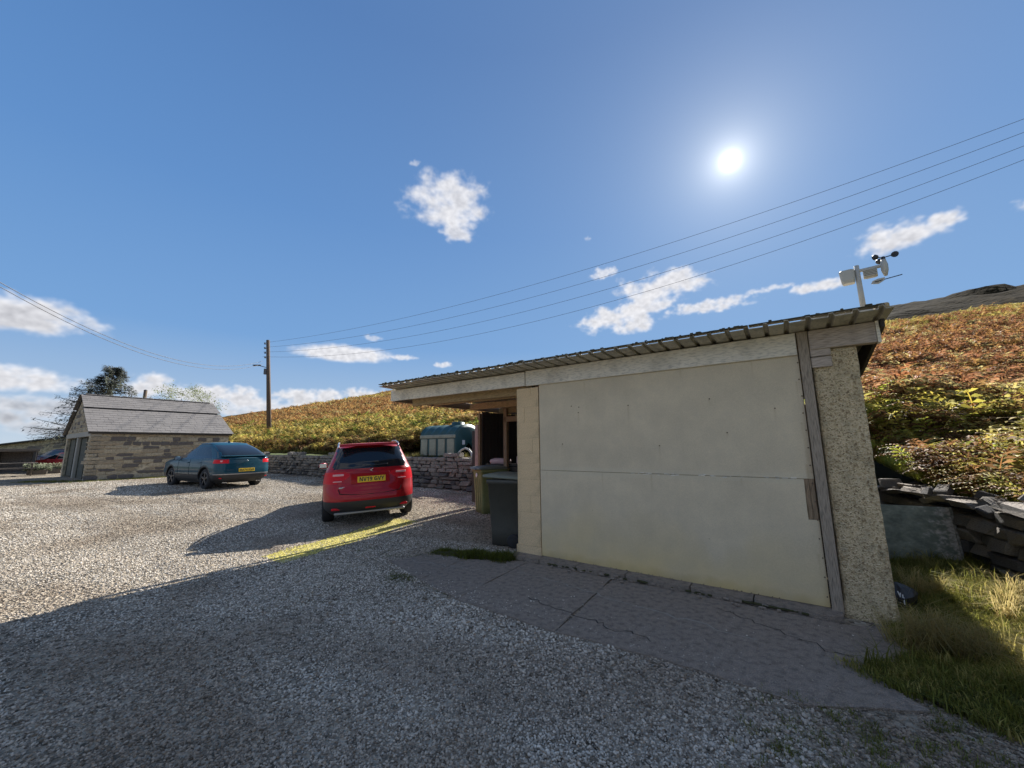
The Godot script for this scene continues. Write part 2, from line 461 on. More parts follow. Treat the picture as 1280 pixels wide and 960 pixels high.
# ---------------------------------------------------------------- sky
func make_sky() -> PanoramaSkyMaterial:
	var w := 3072
	var h := 1536
	var lw := 768
	var lh := 384
	var low := PackedFloat32Array()
	low.resize(lw * lh * 3)
	var sun := Vector3(sin(deg_to_rad(32.6)) * cos(deg_to_rad(34.4)), sin(deg_to_rad(34.4)), -cos(deg_to_rad(32.6)) * cos(deg_to_rad(34.4)))
	var stops := [[-90.0, 0.34, 0.40, 0.46], [0.0, 0.34, 0.40, 0.46], [5.0, 0.22, 0.31, 0.43], [14.0, 0.105, 0.215, 0.40], [30.0, 0.066, 0.160, 0.345], [50.0, 0.043, 0.115, 0.275], [90.0, 0.034, 0.092, 0.225]]
	var k := 0
	for j in lh:
		var el := 90.0 - (j + 0.5) / lh * 180.0
		var s := 0
		while s < stops.size() - 2 and stops[s + 1][0] < el: s += 1
		var f: float = clampf((el - stops[s][0]) / (stops[s + 1][0] - stops[s][0]), 0, 1)
		var br: float = lerpf(stops[s][1], stops[s + 1][1], f)
		var bg: float = lerpf(stops[s][2], stops[s + 1][2], f)
		var bb: float = lerpf(stops[s][3], stops[s + 1][3], f)
		var ce := cos(deg_to_rad(el))
		var se := sin(deg_to_rad(el))
		for i in lw:
			var az := (i + 0.5) / lw * TAU
			var a := rad_to_deg(acos(clampf(sin(az) * ce * sun.x + se * sun.y - cos(az) * ce * sun.z, -1, 1)))
			var wide := 0.085 * exp(-a / 28.0)
			var mid := 0.24 * exp(-a / 5.0)
			var core := 0.6 * exp(-a / 1.2) + 1.8 * exp(-pow(a / 0.62, 2.0))
			low[k] = br + wide * 0.95 + mid + core
			low[k + 1] = bg + wide * 0.85 + mid * 0.95 + core * 0.98
			low[k + 2] = bb + wide * 0.55 + mid * 0.80 + core * 0.9
			k += 3
	var narrow := Image.create_from_data(lw, lh, false, Image.FORMAT_RGBF, low.to_byte_array())
	var im := Image.create(lw + 16, lh, false, Image.FORMAT_RGBF)   # wrapped round, so that no seam shows
	im.blit_rect(narrow, Rect2i(0, 0, lw, lh), Vector2i(8, 0))
	im.blit_rect(narrow, Rect2i(lw - 8, 0, 8, lh), Vector2i(0, 0))
	im.blit_rect(narrow, Rect2i(0, 0, 8, lh), Vector2i(lw + 8, 0))
	im.resize(w + 64, h, Image.INTERPOLATE_CUBIC)
	im = im.get_region(Rect2i(32, 0, w, h))
	var px := im.get_data().to_float32_array()
	# clouds: azimuth, elevation, half width, half height (degrees), seed, cover, share of grey, raggedness
	var clouds := [
		[-10.2, 33.9, 7.2, 4.4, 1, 0.92, 0.06, 0.75], [-8.6, 31.0, 4.0, 2.4, 61, 0.85, 0.06, 0.8], [-15.6, 38.2, 0.9, 0.5, 2, 0.4, 0.0, 1.2],
		[16.6, 17.7, 6.6, 2.6, 3, 1.0, 0.05, 0.9], [22.6, 21.4, 6.6, 2.8, 4, 1.0, 0.05, 0.9], [20.2, 19.4, 4.6, 1.8, 14, 0.9, 0.05, 1.0], [28.6, 18.0, 5.6, 1.1, 5, 0.9, 0.05, 1.0], [14.2, 24.4, 2.3, 1.0, 6, 0.75, 0.0, 1.1],
		[35.3, 18.9, 2.6, 0.45, 7, 0.7, 0.0, 1.0], [40.6, 18.0, 3.4, 0.9, 8, 0.95, 0.05, 0.9], [12.2, 29.2, 0.5, 0.4, 15, 0.4, 0.0, 1.0],
		[47.4, 21.0, 4.2, 1.9, 9, 1.0, 0.08, 0.8], [50.6, 21.3, 2.2, 1.0, 10, 0.95, 0.05, 0.9], [56.6, 20.6, 2.0, 0.9, 11, 0.9, 0.1, 0.9],
		[-24.0, 12.6, 7.6, 1.5, 12, 1.2, 0.06, 0.28], [-16.5, 12.7, 2.6, 0.5, 13, 0.8, 0.0, 0.8], [-20.5, 15.2, 1.6, 0.5, 16, 0.5, 0.0, 1.0], [-10.4, 11.9, 1.6, 0.5, 17, 0.8, 0.0, 0.8],
		[-43.4, 6.6, 2.4, 2.0, 18, 1.15, 0.12, 0.8], [-39.2, 5.9, 3.2, 1.9, 19, 1.15, 0.12, 0.8], [-35.2, 5.9, 2.6, 1.6, 20, 1.15, 0.12, 0.8], [-27.6, 6.2, 5.4, 1.7, 21, 1.15, 0.12, 0.8], [-21.0, 7.2, 3.4, 1.2, 22, 1.1, 0.1, 0.8], [-31.6, 4.6, 8.0, 1.4, 24, 1.0, 0.15, 0.6],
		[-53.8, 12.2, 6.4, 2.3, 25, 1.1, 0.15, 0.55], [-58.0, 13.2, 4.6, 2.2, 23, 1.0, 0.2, 0.6], [-54.0, 6.3, 6.6, 1.5, 26, 1.15, 0.10, 0.5], [-50.0, 4.1, 6.0, 1.1, 27, 0.8, 0.3, 0.6], [-56.0, 3.0, 8.0, 1.4, 28, 0.85, 0.3, 0.6], [-47.5, 2.0, 7.0, 1.0, 29, 0.7, 0.35, 0.7]]
	var r2 := RandomNumberGenerator.new()
	r2.seed = 77
	for i in 110:   # extra unseen cloud added behind the camera to lift and whiten the shade
		var az := r2.randf_range(80.0, 280.0)
		var el := 4.0 + 56.0 * pow(r2.randf(), 1.15)
		clouds.append([az if az < 180.0 else az - 360.0, el, r2.randf_range(4.0, 9.0) * (1.0 + el * 0.012), r2.randf_range(1.6, 4.2), 100 + i, 1.05, 0.08, 0.7])
	var fbm := noise(FastNoiseLite.TYPE_SIMPLEX_SMOOTH, 1.0, 5, 5)
	fbm.fractal_gain = 0.55
	for c in clouds:
		var ca: float = c[0]
		var ce: float = c[1]
		var ra: float = c[2]
		var re: float = c[3]
		var x0 := int(floor((ca - ra * 1.7) / 360.0 * w))
		var x1 := int(floor((ca + ra * 1.7) / 360.0 * w))
		var y0 := int((90.0 - ce - re * 2.0) / 180.0 * h)
		var y1 := int((90.0 - ce + re * 2.0) / 180.0 * h)
		var sd: float = c[4] * 37.0
		var fq := 0.62 / sqrt(re)
		var ck := cos(deg_to_rad(ce))
		for j in range(maxi(y0, 0), mini(y1, h / 2 + 8)):
			var el := 90.0 - (j + 0.5) / h * 180.0
			var de := (el - ce) / re
			for i in range(x0, x1):
				var az := (i + 0.5) / w * 360.0
				var da := (az - ca) / ra
				var m := 1.0 - da * da - de * de * (1.0 if de > 0.0 else 1.7)
				if m < -1.4: continue
				var px_ := az * ck * fq * 0.75 + sd
				var py_ := el * fq + sd * 0.3
				var n := fbm.get_noise_2d(px_, py_)
				var n2 := fbm.get_noise_2d(px_ * 2.7 + 40.0, py_ * 2.9 + 7.0)
				var d: float = m * 1.22 + (n * 1.35 + n2 * 0.30) * c[7]
				var al: float = smoothstep(-0.05, 1.25, d) * c[5]
				if al <= 0.0: continue
				al = minf(al, 0.96)
				var thick := clampf(d * 0.7, 0.0, 1.0)
				var lum: float = 0.50 + 0.14 * n2 - c[6] * 0.7 * thick * (1.2 - 0.8 * de) + 0.07 * (1.0 - thick)
				var at := (j * w + posmod(i, w)) * 3
				px[at] = lerpf(px[at], lum * 0.99, al)
				px[at + 1] = lerpf(px[at + 1], lum * 0.99, al)
				px[at + 2] = lerpf(px[at + 2], lum * 1.0 + 0.015, al)
	im = Image.create_from_data(w, h, false, Image.FORMAT_RGBF, px.to_byte_array())
	var m := PanoramaSkyMaterial.new()
	m.energy_multiplier = 0.85
	m.panorama = ImageTexture.create_from_image(im)
	return m

# ---------------------------------------------------------------- terrain shape (site axes)
func yard_y(u: float, v: float) -> float:
	var p := site * Vector3(u, 0, v)
	var d := sqrt(p.x * p.x + p.z * p.z)
	var y := 0.012 * clampf(d - 9.0, 0.0, 16.0) * (1.0 - 0.9 * sstep(24.0, 34.0, -u + 0.4 * v))
	var q := p - Vector3(-3.1, 0, -8.6)
	y += (0.042 * (q.x * 0.927 - q.z * 0.375) + 0.02) * exp(-(q.x * q.x + q.z * q.z) / 4.8)
	return y

func wall_u(v: float) -> float:   # the line of the dry stone wall beside the garage
	return 4.62 + 0.150 * (v + 3.69)

func hill_y(u: float, v: float) -> float:
	var n := -v - 5.15
	var y := 1.12 + 0.26 * n - 0.00035 * maxf(n - 30.0, 0.0) * maxf(n - 30.0, 0.0)
	if n > 78.0: y = 1.12 + 0.26 * 78.0 - 0.00035 * 48.0 * 48.0 + (n - 78.0) * 0.10
	y = 0.9 + log(1.0 + exp((y - 0.9) * 3.0)) / 3.0 - 0.1
	var t := sstep(-10.6, -9.4, u) * sstep(-4.6, -5.2, u) * sstep(-8.2, -7.4, v)
	y = lerpf(y, 1.16, t)
	return y + rough_noise.get_noise_2d(u, v) * (0.12 + 0.5 * sstep(10.0, 60.0, n))

func on_hill(u: float, v: float) -> bool:
	return v < -5.3 or u > wall_u(v) + 0.3

func sheet(us: Array, vs: Array, f: Callable, lift := 0.0) -> ArrayMesh:   # a grid over site u, v with height f(u, v), in world axes
	var st := SurfaceTool.new()
	st.begin(Mesh.PRIMITIVE_TRIANGLES)
	for v in vs:
		for u in us:
			var p: Vector3 = site * Vector3(u, f.call(u, v) + lift, v)
			st.add_vertex(p)
	var nu := us.size()
	for j in vs.size() - 1:
		for i in nu - 1:
			var a := j * nu + i
			for x in [a, a + 1, a + nu, a + 1, a + nu + 1, a + nu]:
				st.add_index(x)
	st.generate_normals()
	return st.commit()

func span(a: float, b: float, n: int, power := 1.0) -> Array:
	var o := []
	for i in n + 1:
		o.append(a + (b - a) * pow(float(i) / n, power))
	return o

func build_ground() -> void:
	var us := span(-46.0, -12.0, 34)
	us.append_array(span(-11.5, 6.5, 60))
	var vs := span(-5.45, 9.0, 46)
	vs.append_array(span(10.0, 30.0, 14))
	tag(put(self, "gravel_yard", sheet(us, vs, yard_y), M.gravel), "pale limestone gravel yard in front of the garage", "", "", "structure")
	var hu := span(-235.0, -40.0, 70)
	hu.append_array(span(-38.0, 12.0, 50))
	hu.append_array(span(14.0, 130.0, 40))
	var hv := span(-5.3, -130.0, 70, 1.7)
	hv.reverse()
	tag(put(self, "hillside", sheet(hu, hv, hill_y), M.soil), "bracken hillside rising behind the yard", "", "", "structure")
	# the bank to the right of the wall
	var st := SurfaceTool.new()
	st.begin(Mesh.PRIMITIVE_TRIANGLES)
	var bs := span(0.0, 60.0, 40, 1.8)
	var bv := span(-5.3, 16.0, 48)
	for v in bv:
		for s in bs:
			var u: float = wall_u(v) + 0.22 + s
			st.add_vertex(site * Vector3(u, hill_y(u, v) - 0.02, v))
	for j in bv.size() - 1:
		for i in bs.size() - 1:
			var a := j * bs.size() + i
			for x in [a, a + 1, a + bs.size(), a + 1, a + bs.size() + 1, a + bs.size()]: st.add_index(x)
	st.generate_normals()
	tag(put(self, "bank", st.commit(), M.grassland), "grassy bank above the dry stone wall", "", "", "structure")
	# grass verge between garage and wall
	st = SurfaceTool.new()
	st.begin(Mesh.PRIMITIVE_TRIANGLES)
	var vv := span(-5.2, 4.0, 60)
	for v in vv:
		for k in 13:
			var u: float = lerpf(verge_u(v), wall_u(v) + 0.3, k / 12.0)
			st.add_vertex(site * Vector3(u, verge_y(u, v), v))
	for j in vv.size() - 1:
		for i in 12:
			var a := j * 13 + i
			for x in [a, a + 1, a + 13, a + 1, a + 14, a + 13]: st.add_index(x)
	st.generate_normals()
	tag(put(self, "grass_verge", st.commit(), M.grassland), "rough grass verge between garage and stone wall", "", "", "structure")
	# far land under everything, out to the horizon
	var far := MB.new(true)
	for i in 48:
		var a0 := TAU * i / 48
		var a1 := TAU * (i + 1) / 48
		var ring := [0.0, 60.0, 300.0, 1500.0, 6000.0]
		var hh := [-0.9, -0.9, -3.0, -8.0, 0.0]
		for k in 4:
			var p := [Vector3(cos(a0) * ring[k], hh[k], sin(a0) * ring[k]), Vector3(cos(a1) * ring[k], hh[k], sin(a1) * ring[k]), Vector3(cos(a1) * ring[k + 1], hh[k + 1], sin(a1) * ring[k + 1]), Vector3(cos(a0) * ring[k + 1], hh[k + 1], sin(a0) * ring[k + 1])]
			if k == 0: far.tri(p[0], p[2], p[3])
			else: far.quad(p[3], p[0], p[1], p[2])
	tag(put(self, "land", far.mesh(), M.far_land), "far farmland down the valley", "", "", "structure")
	# dark moor on the skyline
	var ridge := noise(FastNoiseLite.TYPE_SIMPLEX_SMOOTH, 0.012, 71, 6)
	st = SurfaceTool.new()
	st.begin(Mesh.PRIMITIVE_TRIANGLES)
	var na := 160
	var nr := 70
	for j in nr + 1:
		var d := lerpf(85.0, 420.0, float(j) / nr)
		for i in na + 1:
			var az := lerpf(2.0, 88.0, float(i) / na)
			var a := deg_to_rad(az)
			var prof := smoothstep(0.0, 1.0, (d - 85.0) / 265.0) if d < 350.0 else 1.0 - (d - 350.0) * 0.0035
			var top := lerpf(0.2455, 0.2335, sstep(40.0, 56.0, az)) * sstep(8.0, 40.0, az) * 350.0
			var x := sin(a) * d
			var z := -cos(a) * d
			var n := ridge.get_noise_2d(x, z)
			var crag := ridge.get_noise_2d(x * 2.2 + 300.0, z * 2.2)
			var y := 14.0 + (top - 14.0) * prof + n * 4.5 * prof + crag * 2.2 * prof
			y += 1.6 * sin((y + n * 16.0) * 0.42) * prof * smoothstep(-0.1, 0.3, n)
			st.add_vertex(Vector3(x, y, z))
	for j in nr:
		for i in na:
			var a := j * (na + 1) + i
			for x in [a, a + na + 1, a + 1, a + 1, a + na + 1, a + na + 2]: st.add_index(x)
	st.generate_normals()
	tag(put(self, "moor", st.commit(), M.moor), "dark craggy moor on the skyline", "", "", "structure")

func verge_u(v: float) -> float:   # left edge of the grass: along the garage side, then bulging over the concrete
	if v < 0.0: return 3.86
	if v < 0.95: return 3.86 - 0.30 * sin(clampf(v / 0.95, 0, 1) * PI * 0.5) * (0.6 + 0.4 * v / 0.95) + 0.25 * sstep(0.2, 0.6, v) * sstep(0.95, 0.6, v)
	return 3.44 + 0.85 * sstep(0.95, 1.6, v) + 0.06 * (v - 0.95)

func verge_y(u: float, v: float) -> float:
	return yard_y(u, v) + 0.03 + 0.10 * sstep(verge_u(v), verge_u(v) + 0.9, u) + 0.03 * rough_noise.get_noise_2d(u * 9.0, v * 9.0)

# ---------------------------------------------------------------- garage with open carport
func apron_edge(u: float) -> float:
	return 1.62 + 0.07 * rough_noise.get_noise_2d(u * 14.0, 3.0) + 0.10 * rough_noise.get_noise_2d(u * 3.5, 8.0)

func build_apron() -> void:
	var t := thing("concrete_apron", "cracked grey concrete apron along the foot of the garage door", "concrete slab", site)
	var cuts := [[[-1.15, 1.2], [-0.98, 0.5], [-0.42, 0.62], [-0.30, 1.46]], [[-0.285, 1.47], [-0.405, 0.62], [0.05, 0.30], [0.36, 0.25], [0.44, 1.64]], [[0.455, 1.65], [0.375, 0.25], [1.50, 0.235], [1.58, 1.70]], [[1.595, 1.70], [1.515, 0.235], [3.55, 0.24], [3.86, 0.06], [3.86, 0.5], [3.62, 0.8], [3.60, 1.1], [3.78, 1.33], [3.2, 1.66], [2.4, 1.62]]]
	for c in cuts:
		var poly := PackedVector2Array()
		for i in c.size():   # ragged, subdivided outline; y of the polygon is -v so that it stays counter-clockwise when laid flat
			var a := Vector2(c[i][0], -c[i][1])
			var b := Vector2(c[(i + 1) % c.size()][0], -c[(i + 1) % c.size()][1])
			var n := maxi(1, int(a.distance_to(b) / 0.12))
			for k in n:
				var q := a.lerp(b, float(k) / n)
				if k > 0: q += (b - a).orthogonal().normalized() * rough_noise.get_noise_2d(q.x * 22.0, q.y * 22.0) * 0.02
				poly.append(q)
		var m := MB.new()
		m.prism(poly, -0.08, 0.013 + R(-0.003, 0.003), Transform3D(Basis(Vector3.RIGHT, -PI / 2), Vector3.ZERO))
		put(t, "slab", m.mesh(), M.concrete)
	# broken threshold kerb under the door
	var segs := [0.06, 0.5, 1.02, 1.62, 2.3, 2.86, 3.52]
	for i in segs.size() - 1:
		var poly := PackedVector2Array()
		var a: float = segs[i] + 0.006
		var b: float = segs[i + 1] - 0.006
		poly.append(Vector2(b, 0.03)); poly.append(Vector2(a, 0.03))
		var n := 9
		for k in n + 1:
			var x := lerpf(a, b, float(k) / n)
			poly.append(Vector2(x, -0.185 + 0.05 * rough_noise.get_noise_2d(x * 30.0, 7.0) + (0.03 if k == 0 or k == n else 0.0)))
		var m := MB.new()
		m.prism(poly, -0.05, 0.052 + R(-0.006, 0.006), Transform3D(Basis(Vector3.RIGHT, -PI / 2), Vector3.ZERO))
		put(t, "threshold_block", m.mesh(), M.concrete)
	# cracks and pale lime lines wandering over the slabs
	for c in [[0.5, 0.62, 2.9, 0.95, 0.007, 1], [-0.9, 1.05, 0.1, 0.85, 0.006, 1], [1.0, 1.25, 2.3, 1.42, 0.005, 0], [2.6, 0.45, 3.5, 0.9, 0.004, 0]]:
		var m := MB.new()
		var n := 26
		var last := Vector3.ZERO
		for k in n + 1:
			var f := float(k) / n
			var q := Vector3(lerpf(c[0], c[2], f), 0.0185, lerpf(c[1], c[3], f))
			q += Vector3(rough_noise.get_noise_2d(f * 90.0, c[0] * 50.0), 0, rough_noise.get_noise_2d(f * 90.0, c[1] * 50.0 + 200.0)) * 0.09
			if k > 0:
				var sd: Vector3 = (q - last).cross(Vector3.UP).normalized() * c[4] * R(0.5, 1.0)
				m.quad(last + sd, q + sd, q - sd, last - sd)
			last = q
		put(t, "crack", m.mesh(), M.lintel if c[5] == 1 else M.dark)
	# pale repair scabs lying on the slab
	var lumps := MB.new()
	for i in 26:
		var u := R(0.3, 3.4)
		var v := R(0.18, 0.32)
		lumps.box(Vector3(u, 0.03, v), Vector3(R(0.015, 0.06), R(0.01, 0.03), R(0.01, 0.035)), 0.005, Transform3D())
	tag(put(t, "crumbled_concrete", lumps.mesh(), M.concrete), "", "", "", "stuff")

func roof_y(v: float) -> float:
	return 2.592 + 0.028 * v

func build_garage() -> void:
	var t := thing("garage", "low flat roofed garage with cream board door, blockwork pillar and open carport bay", "garage", site)
	# rear and side walls, closed
	part_box(t, "rear_wall", Vector3(1.95, 1.12, -4.72), Vector3(3.9, 2.24, 0.2), M.block)
	part_box(t, "side_wall", Vector3(3.76, 1.14, -2.49), Vector3(0.2, 2.28, 4.24), M.harling)
	part_box(t, "partition_wall", Vector3(0.15, 1.14, -2.52), Vector3(0.16, 2.28, 4.18), M.block)
	# block pillar at the left of the door
	var pil := part_box(t, "pillar", Vector3(0.245, 1.17, -0.20), Vector3(0.355, 2.34, 0.37), M.mortar, 0.01)
	var y := 0.0
	var row := 0
	var hs := [0.15, 0.225, 0.215, 0.225, 0.22, 0.225, 0.13, 0.22, 0.225, 0.22, 0.155, 0.12]
	for hh in hs:
		var wide: float = 0.372 if row > 0 else 0.40
		var zf: float = 0.0 if row > 0 else 0.018
		if row in [3, 7, 9, 11]:
			var cut: float = [0.22, 0.26, 0.13, 0.24][[3, 7, 9, 11].find(row)]
			part_box(pil, "block", Vector3(-wide / 2 + cut / 2, y + hh / 2 - 1.17, 0.02 + zf), Vector3(cut - 0.001, hh - 0.0006, 0.36), M.block, 0.001)
			part_box(pil, "block", Vector3(-wide / 2 + cut + (wide - cut) / 2, y + hh / 2 - 1.17, 0.018 + zf), Vector3(wide - cut - 0.001, hh - 0.0006, 0.36), M.block, 0.001)
		else:
			part_box(pil, "block", Vector3(R(-0.001, 0.001), y + hh / 2 - 1.17, 0.019 + zf + R(-0.0008, 0.0008)), Vector3(wide, hh - 0.0006, 0.36), M.block, 0.001)
		y += hh
		row += 1
	# door of two painted sheets
	var door := thing_part(t, "door")
	for k in 2:
		var y0: float = [0.055, 1.171][k]
		var y1: float = [1.166, 2.40][k]
		var m := MB.new()
		var x0 := 0.447
		var x1 := 3.437
		var poly := PackedVector2Array([Vector2(x0, y0), Vector2(x1, y0), Vector2(x1, y1), Vector2(x0, y1)])
		if k == 0:   # notch for the wooden handle plate
			poly = PackedVector2Array([Vector2(x0, y0), Vector2(x1, y0), Vector2(x1, 0.80), Vector2(x1 - 0.078, 0.797), Vector2(x1 - 0.08, 0.90), Vector2(x1 - 0.077, 1.10), Vector2(x1 - 0.077, y1), Vector2(x0, y1)])
		m.prism(poly, -0.012, [0.004, 0.0][k])
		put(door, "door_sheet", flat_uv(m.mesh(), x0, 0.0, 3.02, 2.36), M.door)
	part_box(door, "door_frame", Vector3(1.94, 1.2, -0.05), Vector3(3.0, 2.35, 0.05), M.timber_d)
	for k in 2:
		part_box(door, "handle_board", Vector3(3.378 + 0.040 * k, 0.985, -0.016), Vector3(0.038, 0.42, 0.018), M.post, 0.002)
	var nails := MB.new()
	for i in 14:
		nails.lathe([Vector2(0, 0.006), Vector2(0.006, 0.003), Vector2(0.007, 0)], Vector3(3.425 + R(-0.006, 0.004), 0.14 + i * 0.165, 0.003), Vector3.BACK, 6)
	for q in [[1.05, 1.93], [1.72, 1.98], [2.62, 1.99], [0.80, 1.52], [2.76, 1.62], [1.06, 2.0], [3.2, 1.85], [2.06, 1.49], [2.5, 0.52], [1.2, 0.7], [0.95, 2.02]]:
		nails.lathe([Vector2(0, 0.004), Vector2(0.008, 0.002), Vector2(0.008, 0)], Vector3(q[0], q[1], 0.001), Vector3.BACK, 6)
	for i in 30:
		nails.box(Vector3(R(0.5, 3.4), 0.06, 0.006), Vector3(0.008, 0.008, 0.006), 0.001)
	tag(put(door, "nail_heads", nails.mesh(), M.pole), "", "", "", "stuff")
	var chips := MB.new()   # splintered board edge along the joint
	for i in 34:
		var x := R(1.7, 3.36)
		chips.box(Vector3(x, 1.1685 + R(-0.012, 0.012), 0.003), Vector3(R(0.01, 0.05), R(0.005, 0.014), 0.005), 0.001)
	tag(put(door, "splinters", chips.mesh(), M.fascia), "", "", "", "stuff")
	# right side: timber post strip, roughcast pier, boards above
	part_box(t, "timber_strip", Vector3(3.487, 1.30, 0.02), Vector3(0.082, 2.56, 0.05), M.timber_v, 0.006)
	var pier := roughcast(0.345, 2.385, 0.36)
	put(t, "pier", pier, M.harling, Transform3D(Basis(), Vector3(3.535, 0.0, -0.36)))
	for k in 2:
		part_box(t, "packing_board", Vector3(3.60 + 0.01, 2.295 + k * 0.108 - 0.03, 0.015), Vector3(0.155, 0.1, 0.03), M.timber_h, 0.004)
	part_box(t, "head_beam", Vector3(3.775, 2.485, 0.0), Vector3(0.48, 0.19, 0.09), M.timber_h, 0.006)
	part_box(t, "beam_end", Vector3(4.03, 2.485, 0.005), Vector3(0.025, 0.20, 0.08), M.fascia, 0.003)
	# fascia boards and what carries the roof
	part_box(t, "fascia_board", Vector3(-1.325, 2.468, 0.012), Vector3(3.09, 0.205, 0.028), M.fascia, 0.004)
	part_box(t, "fascia_board", Vector3(1.835, 2.470, 0.014), Vector3(3.20, 0.222, 0.028), M.fascia, 0.004)
	part_box(t, "wall_plate", Vector3(0.35, 2.52, -0.08), Vector3(6.3, 0.14, 0.1), M.timber_d)
	part_box(t, "lintel_beam", Vector3(-1.2, 2.36, -0.30), Vector3(2.75, 0.16, 0.10), M.timber_d, 0.006)
	for k in 4:
		part_box(t, "roof_beam", Vector3(0.55, 2.44 - 0.012 * k, -1.1 - 1.15 * k), Vector3(6.8, 0.14, 0.08), M.timber_d, 0.006)
	part_box(t, "roof_beam", Vector3(-2.88, 2.44, -2.4), Vector3(0.07, 0.15, 4.7), M.timber_v, 0.005)
	# profiled roof sheets
	var m0 := roof_sheet()
	for k in 7:
		put(t, "roof_sheet", m0, M.galv, Transform3D(Basis(Vector3.BACK, R(-0.002, 0.002)), Vector3(-2.80 + 0.978 * k, 0.004 * (k % 2) + R(-0.003, 0.003), R(-0.012, 0.012))))
	for k in 7:
		part_box(t, "edge_strip", Vector3(-2.31 + 0.978 * k, roof_y(0.32) + 0.041, 0.325), Vector3(0.972, 0.012, 0.085), M.moss_dark, 0.003, Transform3D())
	var barge := MB.new()
	var bp := PackedVector2Array([Vector2(-0.06, 2.60), Vector2(-0.06, 2.52), Vector2(1.4, 2.31), Vector2(4.8, 2.12), Vector2(4.8, 2.46)])
	barge.prism(bp, 0.0, 0.028, Transform3D(Basis(Vector3(0, 0, -1), Vector3.UP, Vector3.RIGHT), Vector3.ZERO))
	put(t, "barge_board", barge.mesh(), M.bargewood, Transform3D(Basis(), Vector3(4.05, 0, 0)))
	part_box(t, "roof_verge", Vector3(4.045, 2.645, -2.2), Vector3(0.09, 0.05, 5.1), M.timber_d, 0.01, Transform3D(Basis(Vector3.RIGHT, -0.028), Vector3(0, 0.0, 0)))
	var moss := MB.new()
	for i in 170:
		var u := R(-2.8, 4.05)
		var s := R(0.008, 0.022) * (1.0 if rng.randf() < 0.85 else 1.5)
		moss.box(Vector3(u, roof_y(0.35) + 0.054, 0.33 + R(-0.06, 0.03)), Vector3(s * R(1.0, 2.6), s * 0.8, s * 1.3), s * 0.22, Transform3D())
	tag(put(t, "moss", moss.mesh(), M.moss_dark), "", "", "", "stuff")
	# dark store at the back of the carport
	var store := thing_part(t, "store")
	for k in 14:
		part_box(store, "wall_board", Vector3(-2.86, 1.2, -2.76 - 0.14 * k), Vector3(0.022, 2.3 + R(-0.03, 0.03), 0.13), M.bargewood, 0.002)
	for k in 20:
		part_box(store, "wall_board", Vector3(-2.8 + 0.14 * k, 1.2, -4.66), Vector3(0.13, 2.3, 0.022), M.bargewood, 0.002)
	part_box(store, "post", Vector3(-2.07, 1.2, -2.62), Vector3(0.10, 2.36, 0.09), M.post, 0.01)
	part_box(store, "post", Vector3(-2.84, 1.15, -2.60), Vector3(0.05, 2.3, 0.08), M.post, 0.006)
	part_box(store, "plank", Vector3(-2.98, 1.10, -2.66), Vector3(0.10, 1.94, 0.03), M.pinkboard, 0.004, Transform3D(Basis(Vector3.BACK, 0.012), Vector3.ZERO))
	part_box(store, "plank", Vector3(-3.10, 1.02, -2.70), Vector3(0.14, 1.72, 0.04), M.bargewood, 0.004)
	part_box(store, "head_board", Vector3(-1.1, 2.12, -2.60), Vector3(2.0, 0.12, 0.05), M.post, 0.004)
	part_box(store, "shelf", Vector3(-1.55, 1.06, -2.95), Vector3(2.4, 0.04, 0.55), M.bargewood, 0.004)
	part_box(store, "shelf_front", Vector3(-1.55, 0.55, -2.72), Vector3(2.4, 0.96, 0.03), M.bargewood, 0.004)

func thing_part(parent: Node3D, called: String) -> Node3D:
	var o := Node3D.new()
	o.name = called
	parent.add_child(o, true)
	return o

func flat_uv(m: ArrayMesh, x0: float, y0: float, w: float, h: float) -> ArrayMesh:
	var a := m.surface_get_arrays(0)
	var uv := PackedVector2Array()
	for p in a[Mesh.ARRAY_VERTEX]:
		uv.append(Vector2((p.x - x0) / w, 1.0 - (p.y - y0) / h))
	a[Mesh.ARRAY_TEX_UV] = uv
	var o := ArrayMesh.new()
	o.add_surface_from_arrays(Mesh.PRIMITIVE_TRIANGLES, a)
	return o

func roughcast(w: float, h: float, d: float) -> ArrayMesh:   # a pier with an uneven, rounded face
	var st := SurfaceTool.new()
	st.begin(Mesh.PRIMITIVE_TRIANGLES)
	var ring := []
	for i in 14: ring.append(Vector2(w * i / 13.0, d))
	for i in range(1, 9): ring.append(Vector2(w, d - d * i / 8.0))
	for i in range(1, 6): ring.append(Vector2(w - w * i / 5.0, 0))
	for i in range(1, 8): ring.append(Vector2(0, d * i / 8.0))
	var rows := 70
	var n := ring.size()
	for j in rows + 1:
		var y := h * j / rows
		for i in n:
			var q: Vector2 = ring[i]
			var c := (q - Vector2(w, d) * 0.5)
			var rnd := clampf((absf(c.x) / (w * 0.5)), 0, 1) * clampf(absf(c.y) / (d * 0.5), 0, 1)
			var k := 1.0 - 0.05 * pow(rnd, 8.0)
			var b := 0.007 * rough_noise.get_noise_2d(q.x * 60.0 + q.y * 37.0, y * 60.0) + 0.010 * rough_noise.get_noise_2d(q.x * 12.0 + q.y * 9.0, y * 9.0) + 0.02 * sstep(0.25, 0.0, y)
			var dir := c.normalized()
			var p := Vector2(w, d) * 0.5 + c * k + dir * b
			st.add_vertex(Vector3(p.x, y, p.y))
	for j in rows:
		for i in n:
			var a := j * n + i
			var b := j * n + (i + 1) % n
			for x in [a, b + n, b, a, a + n, b + n]: st.add_index(x)
	var top := rows * n
	for i in range(1, n - 1):
		for x in [top, top + i + 1, top + i]: st.add_index(x)
	st.generate_normals()
	return st.commit()

